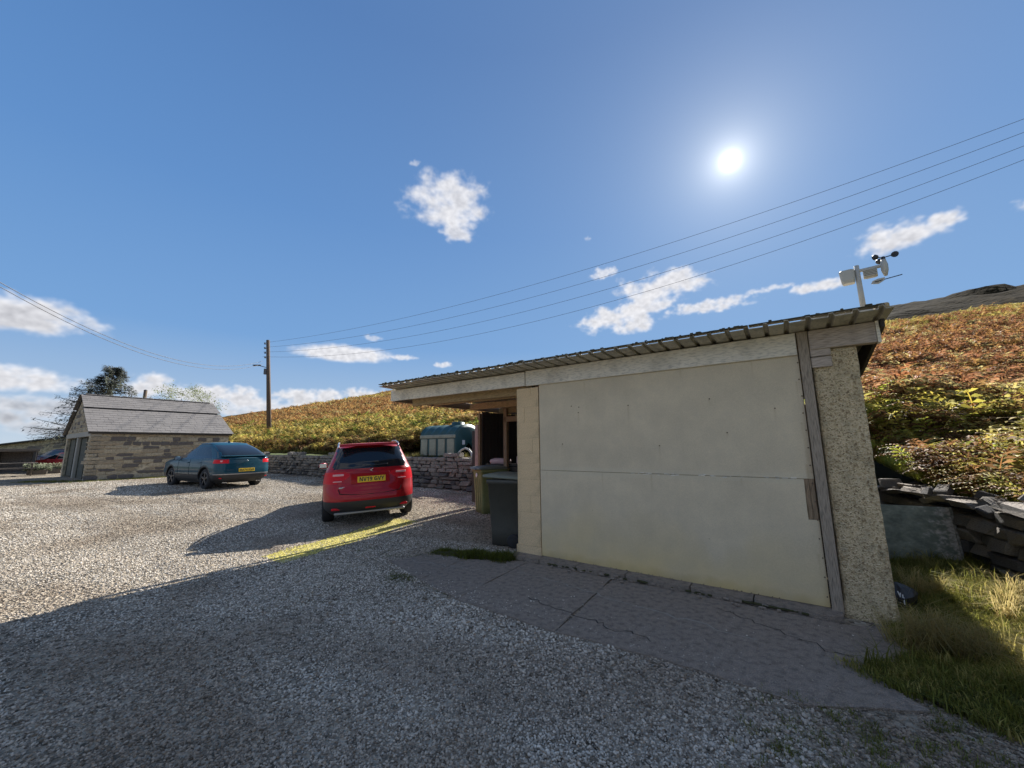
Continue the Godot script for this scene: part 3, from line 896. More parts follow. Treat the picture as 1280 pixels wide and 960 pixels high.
func roof_sheet() -> ArrayMesh:
	var m := MB.new()
	var prof := []
	var pitch := 0.163
	for k in 6:
		var x := k * pitch
		prof.append(Vector2(x, 0.0)); prof.append(Vector2(x + 0.116, 0.0)); prof.append(Vector2(x + 0.120, 0.030)); prof.append(Vector2(x + 0.149, 0.030))
	prof.append(Vector2(6 * pitch, 0.0)); prof.append(Vector2(6 * pitch + 0.05, 0.001))
	var zs := [0.365, -0.6, -1.8, -3.2, -4.95]
	for k in prof.size() - 1:
		for j in zs.size() - 1:
			var f: float = zs[j]
			var b: float = zs[j + 1]
			var y0 := roof_y(f)
			var y1 := roof_y(b)
			var p0: Vector2 = prof[k]
			var p1: Vector2 = prof[k + 1]
			m.quad(Vector3(p0.x, y0 + p0.y, f), Vector3(p0.x, y1 + p0.y, b), Vector3(p1.x, y1 + p1.y, b), Vector3(p1.x, y0 + p1.y, f))
			var th := Vector3(0, 0.005, 0)
			m.quad(Vector3(p0.x, y0 + p0.y, f) + th, Vector3(p1.x, y0 + p1.y, f) + th, Vector3(p1.x, y1 + p1.y, b) + th, Vector3(p0.x, y1 + p0.y, b) + th)
			if j == 0:
				m.quad(Vector3(p0.x, y0 + p0.y, f), Vector3(p1.x, y0 + p1.y, f), Vector3(p1.x, y0 + p1.y, f) + th, Vector3(p0.x, y0 + p0.y, f) + th)
	return m.mesh()

# ---------------------------------------------------------------- stones
func rough_stone(sd: int, jit: float) -> ArrayMesh:   # a unit block with knocked-off corners
	var r2 := RandomNumberGenerator.new()
	r2.seed = sd
	var m := MB.new()
	var v := []
	for i in 8:
		var sg := Vector3(1 if i & 1 else -1, 1 if i & 2 else -1, 1 if i & 4 else -1)
		var corner := Vector3(r2.randf_range(-jit, jit), r2.randf_range(-jit, jit), r2.randf_range(-jit, jit)) * 0.5
		var o := []
		for a in 3:
			var q := Vector3.ONE * 0.5
			for b in 3:
				if b != a: q[b] -= r2.randf_range(0.04, 0.16)
			o.append(q * sg + corner)
		v.append(o)
	m.solid(v)
	return m.mesh()

var stones := []

func stone_courses(parent: Node3D, length: float, top: Callable, depth: float, wide: Vector2, tall: Vector2, mats: Array, limit: int, face := 0.0, jitter := 0.03, gap := 0.012) -> void:
	# courses of stones along x from 0 to length, front face at z = face; the first `limit` are parts, the rest one part of stuff
	var n := 0
	var rest := MB.new()
	var nrest := 0
	var y := -0.08
	var top_most := 0.0
	for i in 20: top_most = maxf(top_most, top.call(length * i / 19.0))
	while y < top_most:
		var hh := R(tall.x, tall.y)
		var x := R(-0.15, 0.0)
		while x < length:
			var ww := R(wide.x, wide.y)
			if x + ww > length: ww = maxf(length - x, 0.08)
			var mid := x + ww * 0.5
			if y + hh * 0.6 < top.call(clampf(mid, 0, length)):
				var h2 := hh * R(0.86, 1.06)
				var tr := Transform3D(Basis.from_euler(Vector3(R(-0.05, 0.05), R(-0.05, 0.05), R(-0.05, 0.05))).scaled_local(Vector3(ww - gap, h2 - gap, depth * R(0.9, 1.0))), Vector3(mid, y + hh * 0.5, face - depth * 0.5 + R(-jitter, jitter)))
				var pick := rng.randf()
				var mt: Material = mats[0] if pick < 0.5 else mats[1] if pick < 0.8 else mats[2]
				if n < limit:
					put(parent, "stone", stones[rng.randi() % stones.size()], mt, tr)
					n += 1
				else:
					rest.st.append_from(stones[rng.randi() % stones.size()], 0, tr)
					nrest += 1
			x += ww
		y += hh
	if nrest:
		var o := put(parent, "stone", rest.st.commit(), mats[0])
		tag(o, "", "", "", "stuff")

func build_walls() -> void:
	for i in 8: stones.append(rough_stone(40 + i, 0.22))
	# long wall behind the cars, from the store to the barn
	var len1 := 17.5
	var base := site * Transform3D(Basis(), Vector3(-4.3 - len1, 0.0, -5.0))
	var t := thing("stone_wall", "long low dry stone retaining wall behind the parked cars, bracken above it", "wall", base)
	var topf := func(x: float) -> float: return 1.20 + 0.05 * sin(x * 1.7) + 0.05 * rough_noise.get_noise_2d(x * 20.0, 1.0)
	part_box(t, "core", Vector3(len1 / 2, 0.5, -0.35), Vector3(len1, 1.15, 0.4), M.dark)
	stone_courses(t, len1, topf, 0.34, Vector2(0.16, 0.48), Vector2(0.09, 0.17), [M.drystone, M.drystone_b, M.drystone_c], 298, 0.05, 0.045)
	# ruinous wall beside the garage
	var a := Vector3(wall_u(-4.9), 0.0, -4.9)
	var b := Vector3(wall_u(2.6), 0.0, 2.6)
	var len2 := a.distance_to(b)
	var ang := atan2(-(b - a).z, (b - a).x)
	var t2 := thing("stone_wall", "tumbled dry stone wall with flat slabs along the grass beside the garage", "wall", site * Transform3D(Basis(Vector3.UP, ang), a))
	var topg := func(x: float) -> float: return 0.76 + 0.06 * rough_noise.get_noise_2d(x * 30.0, 9.0) - 0.05 * sstep(4.0, 2.0, x)
	part_box(t2, "core", Vector3(len2 / 2, 0.28, -0.28), Vector3(len2, 0.8, 0.26), M.dark)
	stone_courses(t2, len2, topg, 0.36, Vector2(0.2, 0.6), Vector2(0.07, 0.16), [M.drystone, M.drystone_c, M.drystone_b], 200, 0.02, 0.06)
	var x := 0.1
	while x < len2 - 0.3:   # flat capping slabs, some tipped
		var w := R(0.45, 0.95)
		if rng.randf() < 0.85:
			put(t2, "coping_slab", stones[rng.randi() % 8], M.drystone_b if rng.randf() < 0.7 else M.drystone, Transform3D(Basis.from_euler(Vector3(R(-0.12, 0.08), R(-0.15, 0.15), R(-0.07, 0.07))).scaled_local(Vector3(w, R(0.05, 0.085), R(0.4, 0.6))), Vector3(x + w / 2, topg.call(x + w / 2) + 0.06, -0.17 + R(-0.06, 0.06))))
		if rng.randf() < 0.5:
			put(t2, "coping_slab", stones[rng.randi() % 8], M.drystone_b, Transform3D(Basis.from_euler(Vector3(R(-0.1, 0.1), R(-0.4, 0.4), R(-0.08, 0.08))).scaled_local(Vector3(w * 0.7, R(0.05, 0.08), R(0.3, 0.45))), Vector3(x + w / 2 + R(-0.2, 0.2), topg.call(x + w / 2) + 0.135, -0.2 + R(-0.08, 0.08))))
		for k in 3:   # smaller tumbled stones lodged between the slabs
			var xx := x + R(0.0, w)
			put(t2, "stone", stones[rng.randi() % 8], [M.drystone, M.drystone_c, M.drystone_b][k], Transform3D(Basis.from_euler(Vector3(R(-0.5, 0.5), R(0, TAU), R(-0.5, 0.5))).scaled_local(Vector3(R(0.14, 0.3), R(0.06, 0.13), R(0.1, 0.2))), Vector3(xx, topg.call(xx) + R(0.02, 0.17), R(-0.34, 0.04))))
		x += w * R(0.85, 1.0)

# ---------------------------------------------------------------- vegetation and loose stone
func blade(st: SurfaceTool, p: Vector3, dir: Vector3, h: float, w: float, bend: float, c: Color) -> void:
	var side := Vector3(-dir.z, 0, dir.x) * w * 0.5
	var mid := p + dir * h * bend * 0.30 + Vector3.UP * h * 0.55 * (1.0 - bend * 0.2)
	var tip := p + dir * h * bend * 1.0 + Vector3.UP * h * (1.0 - bend * 0.55)
	var n := (Vector3.UP * 0.6 - dir * 0.8 + Vector3(0, 0.2, 0)).normalized()
	var pts := [p - side, mid - side * 0.8, p + side, p + side, mid - side * 0.8, mid + side * 0.8, mid - side * 0.8, tip, mid + side * 0.8]
	for i in 9:
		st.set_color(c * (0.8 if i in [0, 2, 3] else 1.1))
		st.set_normal(n)
		st.add_vertex(pts[i])

func tuft(sd: int, blades: int, h: float, w: float, spread: float, bend: Vector2, lean := Vector3.ZERO) -> ArrayMesh:
	var r2 := RandomNumberGenerator.new()
	r2.seed = sd
	var st := SurfaceTool.new()
	st.begin(Mesh.PRIMITIVE_TRIANGLES)
	for i in blades:
		var a := r2.randf() * TAU
		var d := (Vector3(cos(a), 0, sin(a)) + lean).normalized()
		var p := Vector3(cos(a * 3.1), 0, sin(a * 3.1)) * spread * sqrt(r2.randf()) + Vector3(0, -0.015, 0)
		var k := r2.randf_range(0.7, 1.15)
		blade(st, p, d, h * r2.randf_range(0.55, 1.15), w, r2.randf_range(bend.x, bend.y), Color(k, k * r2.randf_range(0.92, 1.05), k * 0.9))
	return st.commit()

func frond(st: SurfaceTool, base: Vector3, a: float, h: float, ln: float, pairs: int, pw: float, droop: float, shade: Color, r2: RandomNumberGenerator) -> void:
	# a stalk that rises, arches over and carries tapering pairs of leaflets
	var d := Vector3(cos(a), 0, sin(a))
	var s := Vector3(-d.z, 0, d.x)
	var pts := []
	for i in pairs + 3:
		var t := float(i) / (pairs + 2)
		pts.append(base + d * (ln * (0.18 * t + 0.82 * t * t)) + Vector3.UP * (h * (sin(minf(t * 1.75, PI * 0.5)) - droop * maxf(0.0, t - 0.6))))
	for i in pts.size() - 1:
		var w := 0.008 * (1.0 - float(i) / pts.size()) + 0.002
		for q in [pts[i] - s * w, pts[i + 1] - s * w, pts[i] + s * w, pts[i] + s * w, pts[i + 1] - s * w, pts[i + 1] + s * w]:
			st.set_color(shade * Color(0.8, 0.7, 0.6))
			st.set_normal((Vector3.UP + d * 0.3).normalized())
			st.add_vertex(q)
	for i in range(2, pts.size()):
		var t := float(i - 2) / (pairs)
		var l := ln * 0.42 * sin(clampf(0.35 + 0.65 * (1.0 - t), 0.0, 1.0) * PI * 0.5) * (1.0 - 0.75 * t) * r2.randf_range(0.85, 1.1)
		var ax: Vector3 = (pts[i] - pts[i - 1]).normalized()
		for sg: float in [-1.0, 1.0]:
			var out: Vector3 = (s * sg + ax * 0.45 + Vector3.UP * r2.randf_range(-0.35, 0.2)).normalized()
			var p: Vector3 = pts[i]
			var wv := ax * pw * (1.0 - 0.6 * t) * 0.5
			var m := p + out * l * 0.45 + Vector3.UP * l * 0.05
			var tip := p + out * l - Vector3.UP * l * 0.12
			var nn := (Vector3.UP + d * 0.25 + Vector3(r2.randf_range(-0.4, 0.4), 0, r2.randf_range(-0.4, 0.4))).normalized()
			var c := shade * r2.randf_range(0.8, 1.2)
			for q in [p, m - wv, m + wv, m - wv, tip, m + wv]:
				st.set_color(c)
				st.set_normal(nn)
				st.add_vertex(q)

func bracken_clump(sd: int, fronds: int, pairs: int, h: float, ln: float, pw: float, spread: float) -> ArrayMesh:
	var r2 := RandomNumberGenerator.new()
	r2.seed = sd
	var st := SurfaceTool.new()
	st.begin(Mesh.PRIMITIVE_TRIANGLES)
	for i in fronds:
		var a := TAU * (i + r2.randf_range(-0.35, 0.35)) / fronds
		var k := r2.randf_range(0.65, 1.2)
		frond(st, Vector3(cos(a * 2.3), 0, sin(a * 2.3)) * spread * r2.randf(), a, h * r2.randf_range(0.6, 1.1), ln * r2.randf_range(0.75, 1.15), pairs, pw, r2.randf_range(0.1, 0.7), Color(k, k * r2.randf_range(0.9, 1.05), k * 0.95), r2)
	return st.commit()

func stand(u: float, y: float, v: float, s: float, tilt := 0.12) -> Transform3D:
	return Transform3D(Basis.from_euler(Vector3(R(-tilt, tilt), R(0, TAU), R(-tilt, tilt))).scaled(Vector3(s, s * R(0.85, 1.15), s)), site * Vector3(u, y, v))

func build_bracken() -> void:
	var near := []
	var far := []
	for i in 4: near.append(bracken_clump(500 + i, 10, 11, 0.72, 0.70, 0.062, 0.2))
	for i in 3: far.append(bracken_clump(520 + i, 8, 7, 0.74, 0.62, 0.085, 0.3))
	var ln := [[], [], [], []]
	var lf := [[], [], []]
	var patch := noise(FastNoiseLite.TYPE_SIMPLEX_SMOOTH, 0.09, 81, 3)
	var patch2 := noise(FastNoiseLite.TYPE_SIMPLEX_SMOOTH, 0.35, 82, 2)
	var inv := site.affine_inverse()
	for i in 120000:
		var t := rng.randf()
		var d := pow(lerpf(pow(6.2, 0.62), pow(118.0, 0.62), t), 1.0 / 0.62)
		var az := deg_to_rad(R(-56.0, 66.0))
		var q := inv * Vector3(sin(az) * d, 0, -cos(az) * d)
		var u := q.x
		var v := q.z
		if not on_hill(u, v) or v > 6.0: continue
		var n := -v - 5.15
		if u > -10.0 and u < -4.6 and v > -7.7: continue   # tank stand
		var off := u - wall_u(v) if v > -4.6 else minf(n, 90.0)
		if v > -6.4 and u > 3.0 and off < 0.42 + 0.3 * patch2.get_noise_2d(u, v): continue
		if n > 92.0: continue
		if u < 3.0 and n < 0.55 + 0.25 * patch2.get_noise_2d(u, v): continue
		var p1 := patch.get_noise_2d(u, v)
		var p2 := patch2.get_noise_2d(u, v)
		var hgt := 1.0 + 0.35 * p2 + 0.15 * p1
		if p2 < -0.42 and rng.randf() < 0.6: continue
		var border := lerpf(11.0, 3.0, sstep(-25.0, 5.0, u))
		var rust := sstep(-0.35, 0.35, (n - border) / border + p1 * 0.8 + p2 * 0.35)
		var k := rng.randf()
		var c: Color
		if rng.randf() < rust:
			if k < 0.44: c = Color(0.25, 0.12, 0.058).lerp(Color(0.27, 0.155, 0.06), sstep(2.0, -8.0, u))
			elif k < 0.68: c = Color(0.33, 0.18, 0.06)
			elif k < 0.86: c = Color(0.17, 0.075, 0.032)
			else: c = Color(0.46, 0.33, 0.15)
			if n > 38.0 and rng.randf() < 0.45: c = Color(0.33, 0.26, 0.07)
		else:
			var golden := sstep(2.0, -8.0, u)
			if k < 0.40: c = Color(0.20, 0.215, 0.032).lerp(Color(0.29, 0.225, 0.06), golden * 0.85)
			elif k < 0.66: c = Color(0.31, 0.27, 0.05).lerp(Color(0.36, 0.255, 0.075), golden * 0.8)
			elif k < 0.80: c = Color(0.11, 0.14, 0.025)
			elif k < 0.92: c = Color(0.34, 0.20, 0.06)
			else: c = Color(0.44, 0.36, 0.14)
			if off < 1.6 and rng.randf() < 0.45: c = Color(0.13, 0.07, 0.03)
		var kk := R(1.7, 2.6) * (1.0 + 0.2 * p1)
		if c.g > c.r * 0.8: kk *= 1.15
		if d < 15.0: kk *= 1.5
		c = Color(minf(c.r * kk, 0.78), minf(c.g * kk, 0.66), minf(c.b * kk, 0.26))
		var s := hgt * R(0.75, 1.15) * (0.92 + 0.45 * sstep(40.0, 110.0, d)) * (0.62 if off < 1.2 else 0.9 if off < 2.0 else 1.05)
		if d < 15.0: s *= R(0.75, 1.45)
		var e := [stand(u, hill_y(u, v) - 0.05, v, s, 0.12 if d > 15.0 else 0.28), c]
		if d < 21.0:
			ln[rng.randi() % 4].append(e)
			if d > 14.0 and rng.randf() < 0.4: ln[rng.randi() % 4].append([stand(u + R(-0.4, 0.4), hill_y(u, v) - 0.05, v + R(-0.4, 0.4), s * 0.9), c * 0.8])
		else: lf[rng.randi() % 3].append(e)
	for i in 4: many("bracken", near[i], M.leaf, ln[i], ["green and yellow bracken fronds on the near bank above the walls", "", "", ""][0], "bracken")
	for i in 3: many("bracken", far[i], M.leaf, lf[i], "rust brown and golden bracken covering the hillside", "bracken")

func build_grass() -> void:
	var short := [tuft(601, 18, 0.085, 0.005, 0.05, Vector2(0.2, 0.8)), tuft(602, 18, 0.075, 0.005, 0.05, Vector2(0.2, 0.9))]
	var long := [tuft(603, 24, 0.19, 0.006, 0.06, Vector2(0.3, 1.0)), tuft(604, 22, 0.24, 0.006, 0.06, Vector2(0.4, 1.1))]
	var straw := [tuft(605, 46, 0.62, 0.0055, 0.07, Vector2(0.5, 1.15), Vector3(-0.6, 0, 0.9)), tuft(606, 36, 0.50, 0.006, 0.08, Vector2(0.4, 1.2))]
	var ls := [[], []]
	var ll := [[], []]
	var lw := [[], []]
	for i in 15000:
		var v := R(-4.8, 3.2)
		var u0 := verge_u(v) - 0.04
		var u := R(u0, wall_u(v) + 0.1)
		var edge := sstep(0.0, 0.12, u - u0)
		if rng.randf() > 0.35 + edge: continue
		if v > 1.5 and rng.randf() < sstep(1.5, 2.2, v) * 0.8: continue
		var p := rough_noise.get_noise_2d(u * 12.0, v * 12.0)
		var g := R(0.75, 1.25)
		var c := Color(0.235, 0.235, 0.052) * g
		if rng.randf() < 0.34 + p * 0.4: c = Color(0.48, 0.40, 0.13) * g
		var y := verge_y(u, v) - 0.01
		ls[i % 2].append([stand(u, y, v, R(0.7, 1.3)), c])
		if rng.randf() < 0.06 and v < 1.0: ll[i % 2].append([stand(u, y, v, R(0.6, 1.15)), c * 0.95])
	# bleached tussocks
	for q in [[3.86, 0.42, 1.0], [3.95, 0.30, 0.9], [4.02, 0.56, 1.05], [4.18, 0.50, 0.9], [4.08, -0.75, 0.8], [4.22, -0.9, 0.8], [4.4, 0.95, 0.8], [4.62, -0.3, 0.75], [4.78, 0.15, 0.9], [4.85, 0.55, 0.95], [4.7, -0.65, 0.8], [4.95, -0.1, 0.9], [4.85, -1.0, 0.7], [4.55, 0.4, 0.6]]:
		for k in 3:
			lw[k % 2].append([Transform3D(Basis(Vector3.UP, R(-0.7, 0.7)).scaled(Vector3.ONE * q[2] * R(0.7, 1.05)), site * Vector3(q[0] + R(-0.09, 0.09), verge_y(q[0], q[1]), q[1] + R(-0.09, 0.09))), Color(0.62, 0.50, 0.22) * R(0.6, 1.1)])
	# the sunlit strip of grass on the bank above the wall
	for i in 9000:
		var v := R(-6.4, 5.0)
		var u := wall_u(v) + 0.28 + pow(rng.randf(), 1.6) * 1.5
		var g := R(0.8, 1.25)
		var c := Color(0.36, 0.40, 0.06) * g
		if rng.randf() < 0.25: c = Color(0.50, 0.42, 0.14) * g
		var y := hill_y(u, v) - 0.04
		ll[i % 2].append([stand(u, y, v, R(0.6, 1.1)), c])
	# and along the top of the long wall
	for i in 1500:
		var u := R(-22.0, -4.4)
		var v := -5.4 - R(0.0, 0.7)
		if u > -9.6 and rng.randf() < 0.7: continue
		ll[i % 2].append([stand(u, hill_y(u, v) - 0.02, v, R(0.6, 1.3)), Color(0.22, 0.19, 0.05) * R(0.6, 1.2)])
	# weeds by the pillar and in the joints of the apron
	for i in 520:
		var q := Vector2(R(-1.0, 0.12), 0)
		q.y = lerpf(0.52, 0.26, (q.x + 1.0) / 1.12) + rng.randfn(0.0, 0.075)
		var s := R(0.6, 1.3) * (1.5 if q.x > -0.5 else 1.0)
		ls[i % 2].append([stand(q.x, yard_y(q.x, q.y), q.y, s), Color(0.15, 0.165, 0.03) * R(0.6, 1.3)])
	for i in 260:
		var x := R(-3.0, 0.5)
		var q := Vector2(x, lerpf(0.75, 1.62, sstep(-1.2, 0.5, x)) + rng.randfn(0.0, 0.09) + (0.3 if x < -1.1 else 0.0))
		if rng.randf() < 0.5: q = Vector2(-0.55 + rng.randfn(0, 0.12), 1.55 + rng.randfn(0, 0.08))
		ls[i % 2].append([stand(q.x, yard_y(q.x, q.y), q.y, R(0.25, 0.5)), Color(0.13, 0.15, 0.03) * R(0.6, 1.3)])
	# thin grass by the foot of the barn and in the bottom right corner
	for i in 700:
		var f := rng.randf()
		var p := Vector3(lerpf(-18.0, -15.2, f), 0, lerpf(-16.5, -20.6, f)) + Vector3(R(-0.1, 0.35), 0, R(-0.1, 0.35))
		if rng.randf() < 0.3: p = Vector3(R(-20.5, -17.9), 0, R(-16.9, -16.0))
		var q := site.affine_inverse() * p
		ls[i % 2].append([stand(q.x, yard_y(q.x, q.z), q.z, R(0.6, 1.5)), Color(0.21, 0.21, 0.05) * R(0.6, 1.3)])
	for i in 3000:
		var v := R(1.25, 2.5)
		var u := R(2.75, 5.4)
		if rng.randf() > 0.75 * sstep(2.7, 3.5, u) * (0.5 + rough_noise.get_noise_2d(u * 22.0, v * 22.0)): continue
		if apron_edge(u) - v > -0.02 and u < 3.7: continue
		ls[i % 2].append([stand(u, yard_y(u, v), v, R(0.35, 0.9)), Color(0.20, 0.215, 0.045) * R(0.6, 1.2)])
	for i in 2:
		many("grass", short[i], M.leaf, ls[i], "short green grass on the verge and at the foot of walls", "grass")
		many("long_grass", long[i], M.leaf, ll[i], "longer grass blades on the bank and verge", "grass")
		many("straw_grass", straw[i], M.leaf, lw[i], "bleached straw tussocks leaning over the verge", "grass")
	# moss cushions
	var mossy := MB.new()
	for i in 120:
		var x := R(-0.95, 0.1)
		var z := lerpf(0.52, 0.27, (x + 0.95) / 1.05) + rng.randfn(0.0, 0.05)
		var s := R(0.02, 0.06)
		mossy.box(Vector3(x, 0.012, z), Vector3(s * 1.6, s * 0.7, s * 1.4), s * 0.3, Transform3D())
	for i in 70:
		var x := R(0.6, 3.5)
		if rng.randf() < 0.5: x = R(2.75, 3.2)
		var s := R(0.008, 0.026)
		mossy.box(Vector3(x, 0.028, 0.19 + rng.randfn(0.0, 0.012)), Vector3(s * 2.4, s * 0.8, s * 1.1), s * 0.3, Transform3D())
	tag(put(self, "moss", mossy.mesh(), M.moss, site), "dark moss cushions along the joints of the concrete apron", "moss", "", "stuff")

func pebble_mesh(sd: int) -> ArrayMesh:
	var r2 := RandomNumberGenerator.new()
	r2.seed = sd
	var g := (1.0 + sqrt(5.0)) / 2.0
	var p := [Vector3(-1, g, 0), Vector3(1, g, 0), Vector3(-1, -g, 0), Vector3(1, -g, 0), Vector3(0, -1, g), Vector3(0, 1, g), Vector3(0, -1, -g), Vector3(0, 1, -g), Vector3(g, 0, -1), Vector3(g, 0, 1), Vector3(-g, 0, -1), Vector3(-g, 0, 1)]
	for i in 12: p[i] = (p[i] as Vector3).normalized() * Vector3(r2.randf_range(0.9, 1.25), r2.randf_range(0.5, 0.75), r2.randf_range(0.7, 1.0)) * r2.randf_range(0.75, 1.15)
	var f := [[0, 11, 5], [0, 5, 1], [0, 1, 7], [0, 7, 10], [0, 10, 11], [1, 5, 9], [5, 11, 4], [11, 10, 2], [10, 7, 6], [7, 1, 8], [3, 9, 4], [3, 4, 2], [3, 2, 6], [3, 6, 8], [3, 8, 9], [4, 9, 5], [2, 4, 11], [6, 2, 10], [8, 6, 7], [9, 8, 1]]
	var m := MB.new()
	for t in f: m.tri(p[t[0]], p[t[1]], p[t[2]])
	return m.mesh()

func build_pebbles() -> void:
	var total := 640000
	var buf := [PackedFloat32Array(), PackedFloat32Array(), PackedFloat32Array(), PackedFloat32Array()]
	for i in 4: buf[i].resize((total / 4 + 1) * 16)
	var inv := site.affine_inverse()
	var tone := noise(FastNoiseLite.TYPE_SIMPLEX_SMOOTH, 0.25, 91, 3)
	for which in 4:
		var b: PackedFloat32Array = buf[which]
		var k := 0
		for i in total / 4:
			var d := pow(lerpf(1.23, 5.6, rng.randf()), 1.0 / 0.54)
			var az := R(-1.15, 1.15)
			var p := Vector3(sin(az) * d, 0, -cos(az) * d)
			var q := inv * p
			var u := q.x
			var v := q.z
			if v < -4.9: continue
			var s := R(0.0042, 0.0108) * (1.0 + 0.85 * smoothstep(3.5, 20.0, d))
			var edge := apron_edge(u) - v   # over 0 on the slab
			var lift := 0.0
			if u > -1.1 and u < 3.70 and v > 0.0 and edge > 0.03 and (u > -0.2 or v > 0.55 - 0.2 * (u + 1.0)):
				if u < -0.25 and v > 1.2 + (u + 1.15) * 0.3: pass
				elif rng.randf() > 0.014 + 0.85 * exp(-edge / 0.11): continue
				else:
					s *= 0.8
					lift = 0.012
			if u > 0.05 and u < 3.9 and v < 0.2: continue
			if u > verge_u(v) and rng.randf() < 0.86: continue
			if u > 0.2 and edge < 0.0 and edge > -0.75 and rng.randf() < 0.3: s *= R(1.2, 1.9)
			var patch := tone.get_noise_2d(u * 1.1, v * 1.1)
			var ruts := tone.get_noise_2d(u * 0.3 + 40.0, v * 1.7 + 0.4 * u)
			var shade := R(0.40, 1.22) * (1.0 + 0.32 * patch)
			var c := Color(0.72, 0.64, 0.53) * shade
			var z := rng.randf()
			if z < 0.05: c = Color(0.42, 0.31, 0.21) * shade
			elif z < 0.07: c = Color(0.72, 0.66, 0.57)
			elif z < 0.24: c = Color(0.33, 0.28, 0.225) * shade
			if patch < -0.12: c = c.lerp(Color(0.40, 0.30, 0.21) * shade, clampf(-patch * 1.6, 0.0, 0.7))
			if ruts > 0.10:
				c = c.lerp(Color(0.37, 0.285, 0.21) * shade, clampf((ruts - 0.10) * 2.2, 0.0, 0.55))
				s *= 0.85
			var along := (2.05 - v) / 2.8
			if along > 0.02 and along < 0.98 and absf(u - lerpf(-2.66, -3.20, along)) < 0.31 + 0.05 * sin(v * 9.0) and rng.randf() < 0.78: c = Color(0.88, 0.76, 0.20) * R(0.75, 1.1)
			var bs := Basis.from_euler(Vector3(R(-0.6, 0.6), R(0, TAU), R(-0.6, 0.6)))
			b[k] = bs.x.x * s; b[k + 1] = bs.y.x * s; b[k + 2] = bs.z.x * s; b[k + 3] = p.x
			b[k + 4] = bs.x.y * s; b[k + 5] = bs.y.y * s; b[k + 6] = bs.z.y * s; b[k + 7] = yard_y(u, v) + s * R(-0.25, 0.6) + lift
			b[k + 8] = bs.x.z * s; b[k + 9] = bs.y.z * s; b[k + 10] = bs.z.z * s; b[k + 11] = p.z
			b[k + 12] = c.r; b[k + 13] = c.g; b[k + 14] = c.b; b[k + 15] = 1.0
			k += 16
		b.resize(k)
		var mm := MultiMesh.new()
		mm.transform_format = MultiMesh.TRANSFORM_3D
		mm.use_colors = true
		mm.mesh = pebble_mesh(700 + which)
		mm.instance_count = k / 16
		mm.buffer = b
		var o := MultiMeshInstance3D.new()
		o.name = numbered("gravel")
		o.multimesh = mm
		o.material_override = M.pebble
		add_child(o)
		tag(o, "loose pale limestone gravel strewn over the yard", "gravel", "", "stuff")
	# worn yellow line across the gravel
	var st := SurfaceTool.new()
	st.begin(Mesh.PRIMITIVE_TRIANGLES)
	for i in 40:
		for j in 5:
			var a := Vector2(lerpf(-2.62, -3.2, i / 40.0), lerpf(2.05, -0.75, i / 40.0))
			for o in [[0, 0], [1, 0], [0, 1], [1, 0], [1, 1], [0, 1]]:
				var f: float = (i + o[1]) / 40.0
				var x: float = lerpf(-2.62, -3.16, f) - 0.31 + 0.62 * (j + o[0]) / 5.0 + 0.03 * rough_noise.get_noise_2d(f * 90.0, (j + o[0]) * 30.0)
				var z: float = lerpf(2.05, -0.75, f)
				st.add_vertex(site * Vector3(x, yard_y(x, z) + 0.004, z))
	st.generate_normals()
	tag(put(self, "yellow_line", st.commit(), M.yellow_line), "worn yellow painted line on the gravel behind the red car", "", "", "structure")

